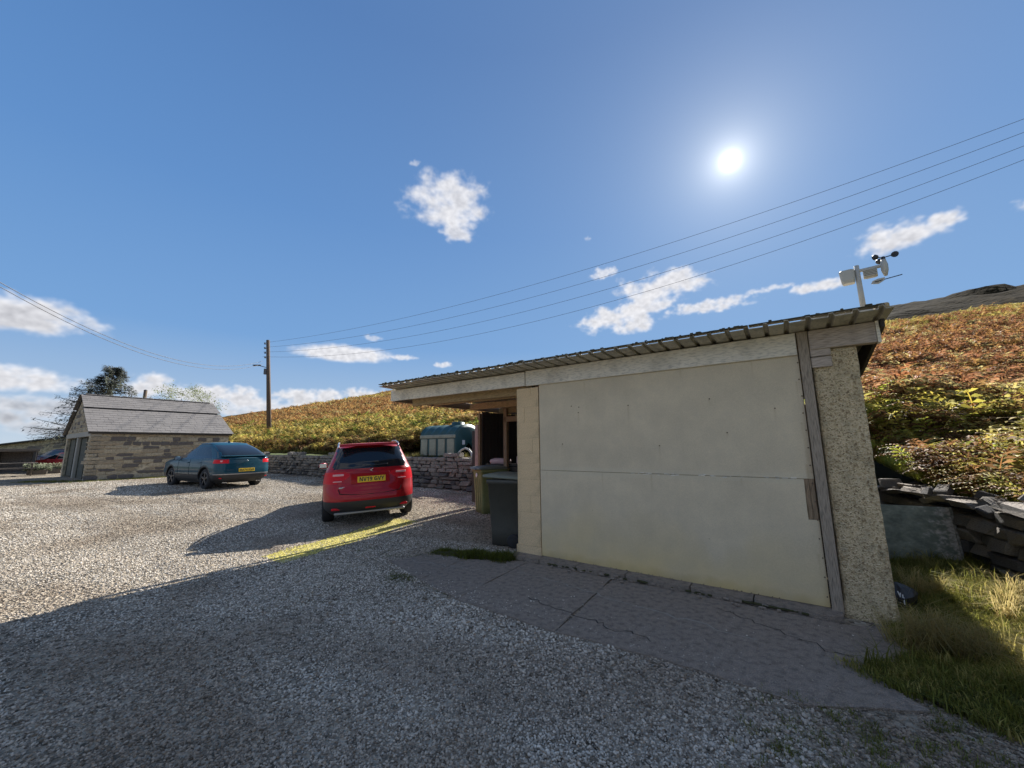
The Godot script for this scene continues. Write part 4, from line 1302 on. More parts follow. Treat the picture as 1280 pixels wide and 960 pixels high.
# ---------------------------------------------------------------- stone barn with slate roof
func build_barn() -> void:
	var w := 6.9
	var deep := 5.05
	var eave := 2.12
	var ridge := 3.88
	var t := thing("barn", "small stone barn with grey slate roof and green double doors under a lintel", "barn", Transform3D(Basis(Vector3.UP, deg_to_rad(SITE_TURN)), Vector3(-18.12, 0.18, -16.62)))
	var side := part_box(t, "side_wall", Vector3(-0.2, eave / 2, -deep / 2), Vector3(0.38, eave + 0.3, deep), M.barnwall, 0.01, Transform3D(Basis(), Vector3(0, -0.15, 0)))
	var frame := Transform3D(Basis(Vector3.UP, PI / 2), Vector3(0.2, -eave / 2 + 0.15, deep / 2))
	stone_rows(side, frame, deep, eave, [M.stone_pale, M.stone, M.stone_dark])
	part_box(t, "side_wall", Vector3(-w + 0.2, eave / 2, -deep / 2), Vector3(0.38, eave, deep), M.barnwall, 0.01)
	var back := MB.new()
	back.prism(PackedVector2Array([Vector2(-w, -0.2), Vector2(0, -0.2), Vector2(0, eave), Vector2(-w / 2, ridge), Vector2(-w, eave)]), -deep, -deep + 0.35)
	put(t, "rear_wall", back.mesh(), M.barnwall)
	var gb := MB.new()
	gb.prism(PackedVector2Array([Vector2(-w, eave - 0.02), Vector2(0, eave - 0.02), Vector2(-w / 2, ridge)]), -0.36, 0.0)
	var gable := put(t, "gable", gb.mesh(), M.barnwall)
	var y := eave + 0.03
	while y < ridge - 0.2:
		var half := (w * 0.5) * (1.0 - (y + 0.16 - eave) / (ridge - eave))
		var x := -w / 2 - half + 0.05
		while x < -w / 2 + half - 0.1:
			var ww := minf(R(0.24, 0.6), -w / 2 + half - x)
			if ww > 0.1:
				put(gable, "stone", stones[rng.randi() % 8], [M.stone, M.stone_pale, M.stone, M.stone_dark][rng.randi() % 4], Transform3D(Basis().scaled(Vector3(ww - 0.03, 0.15, 0.08)), Vector3(x + ww / 2, y + 0.08, -0.02)))
			x += ww
		y += 0.18
	part_box(t, "lintel", Vector3(-w / 2, 2.0, -0.16), Vector3(w + 0.04, 0.22, 0.36), M.lintel, 0.015)
	for x in [-0.17, -w / 2, -w + 0.17]:
		part_box(t, "door_pier", Vector3(x, 0.9, -0.18), Vector3(0.32, 1.98, 0.34), M.lintel, 0.015)
	for k in 2:
		var x0: float = [-w + 0.33, -w / 2 + 0.16][k]
		var wd := w / 2 - 0.49
		for leaf in 2:
			var d := thing_part(t, "door")
			d.position = Vector3(x0 + wd * 0.5 * leaf, 0.0, -0.16 - (0.10 if leaf == 1 else 0.0))
			for b in 6:
				part_box(d, "plank", Vector3(wd * 0.5 * (b + 0.5) / 6.0, 0.93, 0.0), Vector3(wd * 0.5 / 6.0 - 0.008, 1.84, 0.04), M.barndoor, 0.004)
			part_box(d, "ledge", Vector3(wd * 0.25, 1.5, -0.03), Vector3(wd * 0.5, 0.12, 0.02), M.barndoor)
			part_box(d, "stile", Vector3(0.06, 0.93, 0.035), Vector3(0.10, 1.84, 0.03), M.barndoor, 0.004)
	# roof: two slopes of slate courses, the upper tier lapping proud over the lower one
	for s in [1, -1]:
		var run := w / 2 + 0.14
		var slope := atan2(ridge - eave, w / 2)
		var ln := run / cos(slope)
		var m := MB.new()
		var rows := 16
		for r in rows:
			var up: float = ln * (r + 0.5) / rows
			var lift := 0.05 if r < 10 else 0.11
			var x := -0.12
			var first := r % 2 == 1
			while x < deep + 0.1:
				var ww := R(0.26, 0.36) * (0.5 if first else 1.0)
				first = false
				if x + ww > deep + 0.05: ww = deep + 0.16 - x
				m.box(Vector3(0.0, R(-0.003, 0.003), 0.0), Vector3(ln / rows + 0.03, 0.014, ww - 0.004), 0.002, Transform3D(Basis(Vector3.BACK, 0.035 + R(-0.003, 0.003)), Vector3(ln - up, lift, -x - ww * 0.5)))
				x += ww
		var rt := Transform3D(Basis(Vector3.BACK, -slope), Vector3(-w / 2, ridge, 0)) if s == 1 else Transform3D(Basis(Vector3.UP, PI) * Basis(Vector3.BACK, -slope), Vector3(-w / 2, ridge, -deep))
		tag(put(t, "slates", m.mesh(), M.slate, rt), "", "", "", "stuff")
		part_box(t, "roof_deck", Vector3(ln / 2 - 0.02, 0.0, -deep / 2), Vector3(ln - 0.04, 0.06, deep + 0.1), M.bargewood, 0.004, rt)
		part_box(t, "eave_board", Vector3(ln - 0.03, -0.02, -deep / 2), Vector3(0.05, 0.09, deep + 0.2), M.bargewood, 0.004, rt)
	for k in 12:
		part_box(t, "ridge_tile", Vector3(-w / 2, ridge + 0.11, -deep * (k + 0.5) / 12.0), Vector3(0.26, 0.07, deep / 12.0 - 0.01), M.slate, 0.025)

func stone_rows(parent: Node3D, frame: Transform3D, length: float, height: float, mats: Array) -> void:
	# squared rubble standing a little proud of its pointing; some long blackened stones
	var y := 0.02
	while y < height - 0.1:
		var hh := R(0.13, 0.23)
		var x := R(-0.1, 0.02)
		var dark_run := rng.randf() < 0.3
		while x < length:
			var ww := R(0.22, 0.62)
			if rng.randf() < 0.08: ww = R(0.8, 1.3)
			if x + ww > length: ww = length - x
			if ww > 0.1 and rng.randf() < 0.92:
				var k := rng.randf()
				var mt: Material = mats[2] if k < (0.42 if dark_run else 0.13) else mats[1] if k < 0.6 else mats[0]
				put(parent, "stone", stones[rng.randi() % 8], mt, frame * Transform3D(Basis.from_euler(Vector3(0, 0, R(-0.03, 0.03))).scaled_local(Vector3(ww - 0.03, hh - 0.03, 0.09)), Vector3(x + ww * 0.5, y + hh * 0.5, -0.022)))
			x += ww
		y += hh

# ---------------------------------------------------------------- cars
func curve_at(rows: Array, y: float, k: int) -> float:
	var i := 0
	while i < rows.size() - 2 and rows[i + 1][0] < y: i += 1
	var a: Array = rows[i]
	var b: Array = rows[i + 1]
	var p: Array = rows[maxi(i - 1, 0)]
	var q: Array = rows[mini(i + 2, rows.size() - 1)]
	var t: float = clampf((y - a[0]) / (b[0] - a[0]), 0, 1)
	return cubic_interpolate_in_time(a[k], b[k], p[k], q[k], t, b[0] - a[0], p[0] - a[0] if i > 0 else -0.1, q[0] - a[0] if i + 2 < rows.size() else b[0] - a[0] + 0.1)

func car_shell(rows: Array, wb: float, arch: float, axle_y: float, classify: Callable) -> Dictionary:
	# the shell is a stack of rounded plan outlines; every facet is handed to the part that `classify` names
	var ys := []
	for i in rows.size() - 1:
		var n := 5 if i < rows.size() - 4 else 3
		for j in n: ys.append(lerpf(rows[i][0], rows[i + 1][0], float(j) / n))
	ys.append(rows[-1][0])
	var ns := 96
	var nc := 7
	var ne := 44
	var grid := []
	for y: float in ys:
		var zf := curve_at(rows, y, 1)
		var zr := curve_at(rows, y, 2)
		var hw := curve_at(rows, y, 3)
		var rc := minf(minf(curve_at(rows, y, 4), hw * 0.8), (zr - zf) * 0.45)
		var line := []
		var out := []
		for i in ne: out.append([Vector2(lerpf(-hw + rc, hw - rc, float(i) / ne), zr), 1])        # rear, left to right
		for i in nc: out.append([Vector2(hw - rc + rc * sin(PI * 0.5 * i / nc), zr - rc + rc * cos(PI * 0.5 * i / nc)), 4])
		for i in ns: out.append([Vector2(hw, lerpf(zr - rc, zf + rc, float(i) / ns)), 3])
		for i in nc: out.append([Vector2(hw - rc + rc * cos(PI * 0.5 * i / nc), zf + rc - rc * sin(PI * 0.5 * i / nc)), 5])
		for i in ne: out.append([Vector2(lerpf(hw - rc, -hw + rc, float(i) / ne), zf), 0])
		for i in nc: out.append([Vector2(-hw + rc - rc * sin(PI * 0.5 * i / nc), zf + rc - rc * cos(PI * 0.5 * i / nc)), 5])
		for i in ns: out.append([Vector2(-hw, lerpf(zf + rc, zr - rc, float(i) / ns)), 2])
		for i in nc: out.append([Vector2(-hw + rc - rc * cos(PI * 0.5 * i / nc), zr - rc + rc * sin(PI * 0.5 * i / nc)), 4])
		for e in out:
			var q: Vector2 = e[0]
			var mid := (zf + zr) * 0.5
			var rel := (q.y - mid) / maxf((zr - zf) * 0.5, 0.01)
			var bow := 0.10 * (1.0 - pow(absf(q.x) / hw, 2.0))
			var p := Vector3(q.x * (1.0 - 0.055 * pow(absf(rel), 3.0)), y, q.y + (bow if e[1] == 1 or e[1] == 4 else -bow if e[1] == 0 or e[1] == 5 else 0.0) - (0.10 * signf(rel) if e[1] != 2 and e[1] != 3 else 0.0) * 0.0)
			for wz: float in [-wb * 0.5, wb * 0.5]:
				var d := Vector2(p.z - wz, p.y - axle_y)
				var l := d.length()
				if absf(p.x) > hw * 0.6 and l < arch + 0.03:
					if absf(l - arch) < 0.032 and l > 0.01:
						d = d / l * arch
						p.z = wz + d.x; p.y = axle_y + d.y
					elif l < arch:
						p.x -= signf(p.x) * 0.20
			line.append([p, e[1]])
		grid.append(line)
	var n: int = grid[0].size()
	var parts := {}
	var nrm := []
	for j in grid.size():
		var row := []
		for i in n:
			var a: Vector3 = grid[j][(i + 1) % n][0] - grid[j][(i - 1 + n) % n][0]
			var b: Vector3 = grid[mini(j + 1, grid.size() - 1)][i][0] - grid[maxi(j - 1, 0)][i][0]
			var c := b.cross(a)
			c = c.normalized() if c.length() > 1e-9 else Vector3.UP
			row.append(c)
		nrm.append(row)
	for j in grid.size() - 1:
		for i in n:
			var k := (i + 1) % n
			var a: Vector3 = grid[j][i][0]
			var b: Vector3 = grid[j][k][0]
			var c: Vector3 = grid[j + 1][k][0]
			var d: Vector3 = grid[j + 1][i][0]
			var mid := (a + b + c + d) * 0.25
			var nn: Vector3 = (nrm[j][i] + nrm[j + 1][k]).normalized()
			var inside := false
			for wz: float in [-wb * 0.5, wb * 0.5]:
				if absf(mid.x) > 0.4 and Vector2(mid.z - wz, mid.y - axle_y).length() < arch - 0.004: inside = true
			var key: String = "wheel_well" if inside else classify.call(mid, nn, grid[j][i][1])
			if not parts.has(key):
				parts[key] = SurfaceTool.new()
				parts[key].begin(Mesh.PRIMITIVE_TRIANGLES)
			var st: SurfaceTool = parts[key]
			for e in [[a, nrm[j][i]], [b, nrm[j][k]], [c, nrm[j + 1][k]], [a, nrm[j][i]], [c, nrm[j + 1][k]], [d, nrm[j + 1][i]]]:
				st.set_normal(e[1])
				st.add_vertex(e[0])
	for cap in [0, grid.size() - 1]:
		var key := "body" if cap else "wheel_well"
		if cap == 0 and not parts.has(key):
			parts[key] = SurfaceTool.new()
			parts[key].begin(Mesh.PRIMITIVE_TRIANGLES)
		var st: SurfaceTool = parts[key]
		var cen := Vector3.ZERO
		for e in grid[cap]: cen += e[0] / n
		for i in n:
			for p in [cen, grid[cap][i][0], grid[cap][(i + 1) % n][0]]:
				st.set_normal(Vector3.UP if cap else Vector3.DOWN)
				st.add_vertex(p)
	var done := {}
	for key in parts: done[key] = parts[key].commit()
	return done

func wheel(parent: Node3D, at: Vector3, r: float, w: float, rim_mat: Material) -> void:
	var sx := signf(at.x)
	var o := thing_part(parent, "wheel")
	o.position = at
	var m := MB.new(true)
	m.lathe([Vector2(r * 0.66, -w * 0.5), Vector2(r * 0.9, -w * 0.5), Vector2(r * 0.98, -w * 0.36), Vector2(r, 0), Vector2(r * 0.98, w * 0.36), Vector2(r * 0.9, w * 0.5), Vector2(r * 0.66, w * 0.46)], Vector3.ZERO, Vector3(sx, 0, 0), 32)
	put(o, "tyre", m.mesh(), M.rubber)
	m = MB.new()
	m.lathe([Vector2(r * 0.68, w * 0.46), Vector2(r * 0.62, w * 0.48), Vector2(r * 0.60, w * 0.30)], Vector3.ZERO, Vector3(sx, 0, 0), 32)
	for k in 5:
		var b := Basis(Vector3.RIGHT, TAU * k / 5.0)
		m.box(Vector3(sx * w * 0.40, r * 0.34, 0.0), Vector3(0.03, r * 0.62, r * 0.17), 0.008, Transform3D(b, Vector3.ZERO))
	m.lathe([Vector2(0.0, w * 0.46), Vector2(r * 0.14, w * 0.45), Vector2(r * 0.16, w * 0.36)], Vector3.ZERO, Vector3(sx, 0, 0), 12)
	put(o, "rim", m.mesh(), rim_mat)
	m = MB.new()
	m.lathe([Vector2(0.0, w * 0.2), Vector2(r * 0.66, w * 0.2)], Vector3.ZERO, Vector3(sx, 0, 0), 20)
	put(o, "brake_disc", m.mesh(), M.well)

func lettering(parent: Node3D, called: String, text: String, height: float, material: Material, t: Transform3D, squeeze := 1.0) -> void:
	var f := SystemFont.new()
	f.font_names = PackedStringArray(["Droid Sans"])
	f.font_weight = 700
	var tm := TextMesh.new()
	tm.text = text
	tm.font = f
	tm.font_size = 32
	tm.depth = 0.003
	tm.pixel_size = height / 23.0
	put(parent, called, tm, material, t * Transform3D(Basis().scaled(Vector3(squeeze, 1, 1)), Vector3.ZERO))

func number_plate(car: Node3D, text: String, at: Vector3, tilt: float) -> void:
	var t := Transform3D(Basis(Vector3.RIGHT, tilt), at)
	var p := part_box(car, "number_plate", Vector3.ZERO, Vector3(0.52, 0.112, 0.012), M.plate, 0.003, t)
	lettering(p, "lettering", text, 0.078, M.black_plastic, Transform3D(Basis(), Vector3(0, 0, 0.0075)), 0.92)

func suv_rows() -> Array:
	return [[0.21, -1.98, 1.96, 0.76, 0.25], [0.30, -2.10, 2.07, 0.85, 0.34], [0.44, -2.15, 2.14, 0.885, 0.36], [0.60, -2.14, 2.13, 0.895, 0.36], [0.75, -2.10, 2.08, 0.895, 0.34], [0.88, -1.98, 2.05, 0.888, 0.32], [0.97, -1.50, 2.03, 0.868, 0.28], [1.03, -1.08, 2.00, 0.845, 0.20], [1.08, -0.94, 1.97, 0.815, 0.18], [1.20, -0.72, 1.91, 0.765, 0.17], [1.34, -0.44, 1.80, 0.705, 0.18], [1.44, -0.22, 1.72, 0.665, 0.18], [1.50, -0.05, 1.65, 0.635, 0.18], [1.545, 0.12, 1.50, 0.58, 0.2], [1.57, 0.35, 1.38, 0.5, 0.2], [1.578, 0.6, 1.1, 0.25, 0.15]]

func suv_class(p: Vector3, n: Vector3, seg: int) -> String:
	var rear := seg == 1 or seg == 4
	var front := seg == 0 or seg == 5
	if rear and p.y > 1.07 and p.y < 1.475 and absf(p.x) < 0.69 - 0.20 * (p.y - 1.07): return "rear_window"
	if (seg == 2 or seg == 3) and p.y > 1.045 and p.y < 1.455:
		var z0 := -0.86 + (p.y - 1.045) * 1.75
		var z1 := 1.70 - (p.y - 1.045) * 0.35
		if p.z > z0 and p.z < z1 and absf(p.z - 0.22) > 0.04 and absf(p.z - 1.15) > 0.03: return "window_left" if seg == 2 else "window_right"
	if front and p.y > 1.06 and p.y < 1.48: return "windscreen"
	if (rear or p.z > 1.75) and p.z > 1.75 and p.y > 0.80 and p.y < 1.02:
		var inner := 0.38 + 0.20 * clampf((0.93 - p.y) / 0.12, 0, 1) + 0.10 * clampf((p.y - 0.985) / 0.035, 0, 1)
		if absf(p.x) > inner: return "tail_light_left" if p.x < 0.0 else "tail_light_right"
	if front and p.y > 0.66 and p.y < 0.84 and absf(p.x) > 0.5: return "headlight_left" if p.x < 0.0 else "headlight_right"
	if front and p.y > 0.5 and p.y < 0.8 and absf(p.x) < 0.42: return "grille"
	if p.y < 0.47: return "bumper" if rear or front else "sill"
	for wz: float in [-1.3, 1.3]:
		if (seg == 2 or seg == 3) and Vector2(p.z - wz, p.y - 0.33).length() < 0.45: return "arch_trim"
	return "body"

func coupe_rows() -> Array:
	return [[0.22, -1.98, 1.92, 0.78, 0.25], [0.34, -2.18, 2.12, 0.88, 0.26], [0.48, -2.26, 2.21, 0.925, 0.26], [0.64, -2.27, 2.23, 0.935, 0.26], [0.80, -2.24, 2.22, 0.93, 0.26], [0.93, -2.10, 2.21, 0.92, 0.24], [1.02, -1.66, 2.20, 0.90, 0.22], [1.08, -1.22, 2.19, 0.875, 0.22], [1.125, -1.02, 2.13, 0.845, 0.22], [1.15, -0.95, 2.10, 0.83, 0.22], [1.25, -0.74, 1.95, 0.785, 0.22], [1.37, -0.46, 1.70, 0.735, 0.2], [1.48, -0.19, 1.41, 0.685, 0.2], [1.57, 0.0, 1.12, 0.63, 0.2], [1.63, 0.15, 0.86, 0.54, 0.18], [1.65, 0.28, 0.62, 0.3, 0.1]]

func coupe_class(p: Vector3, n: Vector3, seg: int) -> String:
	var rear := seg == 1 or seg == 4
	var front := seg == 0 or seg == 5
	if rear and p.y > 1.16 and p.y < 1.54 and absf(p.x) < 0.71 - 0.28 * (p.y - 1.15): return "rear_window"
	if (seg == 2 or seg == 3) and p.y > 1.07 and p.y < 1.49:
		var z0 := -0.92 + (p.y - 1.07) * 1.9
		var z1 := 1.74 - (p.y - 1.07) * 1.5
		if p.z > z0 and p.z < z1 and absf(p.z - 0.22) > 0.035: return "window_left" if seg == 2 else "window_right"
	if front and p.y > 1.12 and p.y < 1.53: return "windscreen"
	if p.z > 1.90 and p.y > 0.91 and p.y < 1.03 and absf(p.x) > 0.56: return "tail_light_left" if p.x < 0.0 else "tail_light_right"
	if front and p.y > 0.66 and p.y < 0.82 and absf(p.x) > 0.55: return "headlight_left" if p.x < 0.0 else "headlight_right"
	if front and p.y > 0.45 and p.y < 0.78 and absf(p.x) < 0.45: return "grille"
	if rear and p.y > 0.50 and p.y < 0.54: return "bumper_trim"
	if p.y < 0.50: return "bumper" if rear or front else "sill"
	for wz: float in [-1.36, 1.36]:
		if (seg == 2 or seg == 3) and Vector2(p.z - wz, p.y - 0.36).length() < 0.47: return "arch_trim"
	return "body"

func car(called: String, label: String, rows: Array, cls: Callable, wb: float, wr: float, body: Material, t: Transform3D, rim_mat: Material, plate: String, plate_at: Vector3) -> Node3D:
	var o := thing(called, label, "car", t)
	var mats := {"body": body, "bumper": M.clad, "sill": M.clad, "arch_trim": M.clad, "wheel_well": M.well, "bumper_trim": M.steel, "grille": M.clad}
	var made := car_shell(rows, wb, wr + 0.055, wr, cls)
	for key: String in made:
		var m: Material = mats.get(key, M.glass)
		var nm := key
		if key.begins_with("tail_light"): m = M.lens_red
		if key.begins_with("headlight"): m = M.lens_clear
		for side in ["_left", "_right"]: nm = nm.trim_suffix(side)
		put(o, nm, made[key], m)
	for sx in [-1, 1]:
		for sz in [-1, 1]:
			wheel(o, Vector3(sx * 0.775, wr, sz * wb * 0.5), wr, 0.225, rim_mat)
		var mm := MB.new(true)
		mm.box(Vector3(sx * 0.99, 1.06, -0.66), Vector3(0.20, 0.14, 0.09), 0.035)
		mm.box(Vector3(sx * 0.88, 1.02, -0.66), Vector3(0.12, 0.04, 0.05), 0.01)
		var mir := put(o, "mirror", mm.mesh(), body)
		part_box(mir, "mirror_glass", Vector3(sx * 0.99, 1.06, -0.612), Vector3(0.16, 0.10, 0.006), M.chrome, 0.002)
		# door shut lines and handles
		for z: float in [-0.72, 0.22, 1.12]:
			var pts := []
			for k in 9:
				var y := lerpf(0.48, 1.02, k / 8.0)
				pts.append(Vector3(sx * (curve_at(rows, y, 3) * (1.0 - 0.055 * pow(absf(z / 2.1), 3.0)) + 0.001), y, z + (0.16 * sstep(0.75, 0.45, y) * -1.0 if z > 1.0 else 0.0)))
			var g := MB.new()
			g.path(pts, 0.006, 4)
			put(o, "door_gap", g.mesh(), M.well)
		for z: float in [0.08, 0.98]:
			part_box(o, "door_handle", Vector3(sx * (curve_at(rows, 0.9, 3) + 0.008), 0.92, z), Vector3(0.03, 0.03, 0.17), body, 0.01)
	if plate: number_plate(o, plate, plate_at, -0.05)
	return o

func build_cars() -> void:
	var fwd := Vector3(sin(deg_to_rad(-23.0)), 0, -cos(deg_to_rad(-23.0)))
	var red := car("parked_car", "red estate car with black bumpers parked nearest, rear towards the garage yard", suv_rows(), suv_class, 2.60, 0.33, M.paint_red, Transform3D(Basis(Vector3.UP, deg_to_rad(23.0)) * Basis(Vector3.BACK, deg_to_rad(2.4)), Vector3(-3.11, 0.025, -8.585) + fwd * 1.30), M.alloy, "NV19 GVY", Vector3(0.02, 0.865, 2.175))
	for k in [-1, 1]:   # roof rails
		var m := MB.new(true)
		m.path([Vector3(k * 0.60, 1.49, 1.62), Vector3(k * 0.60, 1.56, 1.45), Vector3(k * 0.60, 1.60, 0.9), Vector3(k * 0.60, 1.60, 0.4), Vector3(k * 0.60, 1.54, -0.05)], 0.018, 6)
		put(red, "roof_rail", m.mesh(), M.chrome)
		part_box(red, "reflector", Vector3(k * 0.60, 0.335, 2.12), Vector3(0.20, 0.045, 0.03), M.lens_red, 0.01)
		part_box(red, "light_band", Vector3.ZERO, Vector3(0.20, 0.04, 0.014), M.lens_clear, 0.006, Transform3D(Basis(Vector3.UP, k * 0.14), Vector3(k * 0.585, 0.965, 2.085)))
		part_box(red, "light_band", Vector3.ZERO, Vector3(0.16, 0.02, 0.014), M.lens_clear, 0.004, Transform3D(Basis(Vector3.UP, k * 0.13), Vector3(k * 0.60, 0.845, 2.106)))
	part_box(red, "fog_light", Vector3(0, 0.345, 2.185), Vector3(0.20, 0.06, 0.03), M.lens_red, 0.012)
	part_box(red, "skid_plate", Vector3(0, 0.245, 2.10), Vector3(1.30, 0.045, 0.06), M.steel, 0.012)
	part_box(red, "plate_recess", Vector3(0.0, 0.885, 2.168), Vector3(0.72, 0.20, 0.01), M.paint_red, 0.004)
	part_box(red, "spoiler", Vector3(0, 1.525, 1.80), Vector3(1.14, 0.03, 0.22), M.paint_red, 0.012)
	part_box(red, "wiper", Vector3(0.17, 1.115, 2.055), Vector3(0.44, 0.018, 0.016), M.black_plastic, 0.004, Transform3D(Basis(Vector3.BACK, 0.05), Vector3(0, 0, 0)))
	var em := MB.new()   # badge: an angular letter form in chrome
	for q in [[0.0, 0.028, 0.07, 0.012, 0.5], [0.0, 0.0, 0.075, 0.012, -0.62], [0.0, -0.028, 0.07, 0.012, 0.5]]:
		em.box(Vector3.ZERO, Vector3(q[2], q[3], 0.01), 0.002, Transform3D(Basis(Vector3.BACK, q[4]), Vector3(q[0], q[1], 0)))
	put(red, "badge", em.mesh(), M.chrome, Transform3D(Basis(), Vector3(0.02, 1.015, 2.108)))
	part_box(red, "model_badge", Vector3(-0.50, 0.725, 2.15), Vector3(0.14, 0.03, 0.008), M.chrome, 0.003)
	part_box(red, "aerial", Vector3(0, 1.63, 1.45), Vector3(0.012, 0.13, 0.02), M.black_plastic, 0.003)
	for k in 4:   # the boot opening
		pass
	var seam := MB.new()
	seam.path([Vector3(-0.58, 0.70, 2.168), Vector3(-0.55, 0.615, 2.188), Vector3(-0.3, 0.59, 2.219), Vector3(0, 0.585, 2.231), Vector3(0.3, 0.59, 2.219), Vector3(0.55, 0.615, 2.188), Vector3(0.58, 0.70, 2.168)], 0.007, 4)
	put(red, "tailgate_gap", seam.mesh(), M.well)
	var bl := car("parked_car", "dark teal coupe styled car with black wheels parked beside the barn", coupe_rows(), coupe_class, 2.72, 0.36, M.paint_blue, Transform3D(Basis(Vector3.UP, deg_to_rad(60.0)), Vector3(-10.42, 0.085, -14.60) + Vector3(sin(deg_to_rad(-60.0)), 0, -cos(deg_to_rad(-60.0))) * 1.345), M.alloy_dark, "MA74 KVO", Vector3(0.0, 0.66, 2.342))
	part_box(bl, "spoiler", Vector3(0, 1.15, 2.17), Vector3(1.50, 0.03, 0.22), M.paint_blue, 0.012)
	part_box(bl, "aerial", Vector3(0, 1.66, 0.85), Vector3(0.04, 0.06, 0.14), M.black_plastic, 0.015)
	for k in [-1, 1]:
		part_box(bl, "reflector", Vector3(k * 0.66, 0.40, 2.17), Vector3(0.24, 0.035, 0.03), M.lens_red, 0.01, Transform3D())
		part_box(bl, "light_band", Vector3.ZERO, Vector3(0.24, 0.06, 0.02), M.lens_clear, 0.012, Transform3D(Basis(Vector3.UP, k * 0.16), Vector3(k * 0.68, 0.975, 2.212)))
		part_box(bl, "exhaust", Vector3(k * 0.55, 0.24, 2.06), Vector3(0.14, 0.05, 0.08), M.chrome, 0.012)
	em = MB.new()
	em.box(Vector3.ZERO, Vector3(0.06, 0.012, 0.01), 0.002, Transform3D(Basis(Vector3.BACK, 0.6), Vector3(-0.02, 0, 0)))
	em.box(Vector3.ZERO, Vector3(0.06, 0.012, 0.01), 0.002, Transform3D(Basis(Vector3.BACK, -0.6), Vector3(0.02, 0, 0)))
	put(bl, "badge", em.mesh(), M.chrome, Transform3D(Basis(), Vector3(0, 0.99, 2.315)))
	car("parked_car", "dark purple car parked by the far outbuilding, partly behind the barn", suv_rows(), suv_class, 2.60, 0.33, M.paint_purple, Transform3D(Basis(Vector3.UP, deg_to_rad(78.0)), Vector3(-34.2, 0.0, -29.6)), M.alloy, "", Vector3.ZERO)
	car("parked_car", "bright red car peeping out beside the barn doors", suv_rows(), suv_class, 2.60, 0.33, M.paint_scarlet, Transform3D(Basis(Vector3.UP, deg_to_rad(80.0)).scaled(Vector3(1.0, 0.86, 1.0)), Vector3(-30.9, 0.0, -27.2)), M.alloy, "", Vector3.ZERO)

# ---------------------------------------------------------------- bins, tank and small things
func ring_loft(rings: Array, smooth := true) -> ArrayMesh:   # rings of Vector3, counter-clockwise seen from above, bottom to top, with end caps
	var m := MB.new(smooth)
	var n: int = rings[0].size()
	for j in rings.size() - 1:
		for i in n:
			var k := (i + 1) % n
			m.quad(rings[j][i], rings[j][k], rings[j + 1][k], rings[j + 1][i])
	for i in range(1, n - 1):
		m.tri(rings[-1][0], rings[-1][i], rings[-1][i + 1])
		m.tri(rings[0][0], rings[0][i + 1], rings[0][i])
	return m.mesh()

func rounded(w: float, d: float, r: float, y: float, off := Vector3.ZERO) -> Array:
	var o := []
	for c in 4:
		var cx: float = (w * 0.5 - r) * [1, -1, -1, 1][c]
		var cz: float = (d * 0.5 - r) * [-1, -1, 1, 1][c]
		for k in 5:
			var a: float = PI * 0.5 * (c + k / 4.0)
			o.append(Vector3(cx + r * cos(a), y, cz - r * sin(a)) + off)
	return o

func wheelie_bin(label: String, t: Transform3D, body: Material, lid: Material, open: float) -> Node3D:   # front towards -x, wheels at +x
	var o := thing("wheelie_bin", label, "bin", t, "wheelie bins in the carport")
	put(o, "body", ring_loft([rounded(0.46, 0.44, 0.05, 0.02, Vector3(-0.03, 0, 0)), rounded(0.50, 0.46, 0.05, 0.25, Vector3(-0.02, 0, 0)), rounded(0.62, 0.55, 0.05, 0.92), rounded(0.66, 0.58, 0.05, 0.925), rounded(0.66, 0.58, 0.05, 0.985)]), body)
	for z in [-0.12, 0.0, 0.12]:
		part_box(o, "rib", Vector3(-0.262, 0.48, z), Vector3(0.012, 0.62, 0.035), body, 0.004, Transform3D(Basis(Vector3.BACK, 0.055), Vector3.ZERO))
	var lt := Transform3D(Basis(Vector3.BACK, -open), Vector3(0.34, 0.99, 0))
	var ld := put(o, "lid", ring_loft([rounded(0.72, 0.61, 0.05, 0.0, Vector3(-0.37, 0, 0)), rounded(0.72, 0.61, 0.05, 0.03, Vector3(-0.37, 0, 0)), rounded(0.60, 0.50, 0.06, 0.055, Vector3(-0.35, 0, 0)), rounded(0.40, 0.36, 0.06, 0.07, Vector3(-0.33, 0, 0))]), lid, lt)
	part_box(ld, "lid_lip", Vector3(-0.74, 0.005, 0), Vector3(0.05, 0.035, 0.34), lid, 0.012)
	var m := MB.new(true)
	m.path([Vector3(0.30, 0.95, -0.24), Vector3(0.40, 0.97, -0.24), Vector3(0.42, 0.98, -0.20), Vector3(0.42, 0.98, 0.20), Vector3(0.40, 0.97, 0.24), Vector3(0.30, 0.95, 0.24)], 0.016, 8)
	put(o, "handle", m.mesh(), body)
	for z in [-0.25, 0.25]:
		m = MB.new(true)
		m.lathe([Vector2(0.0, 0.028), Vector2(0.04, 0.03), Vector2(0.06, 0.022), Vector2(0.085, 0.028), Vector2(0.10, 0.015), Vector2(0.10, -0.02), Vector2(0.0, -0.025)], Vector3(0.12, 0.10, z), Vector3(0, 0, signf(z)), 22)
		put(o, "wheel", m.mesh(), M.rubber)
	return o

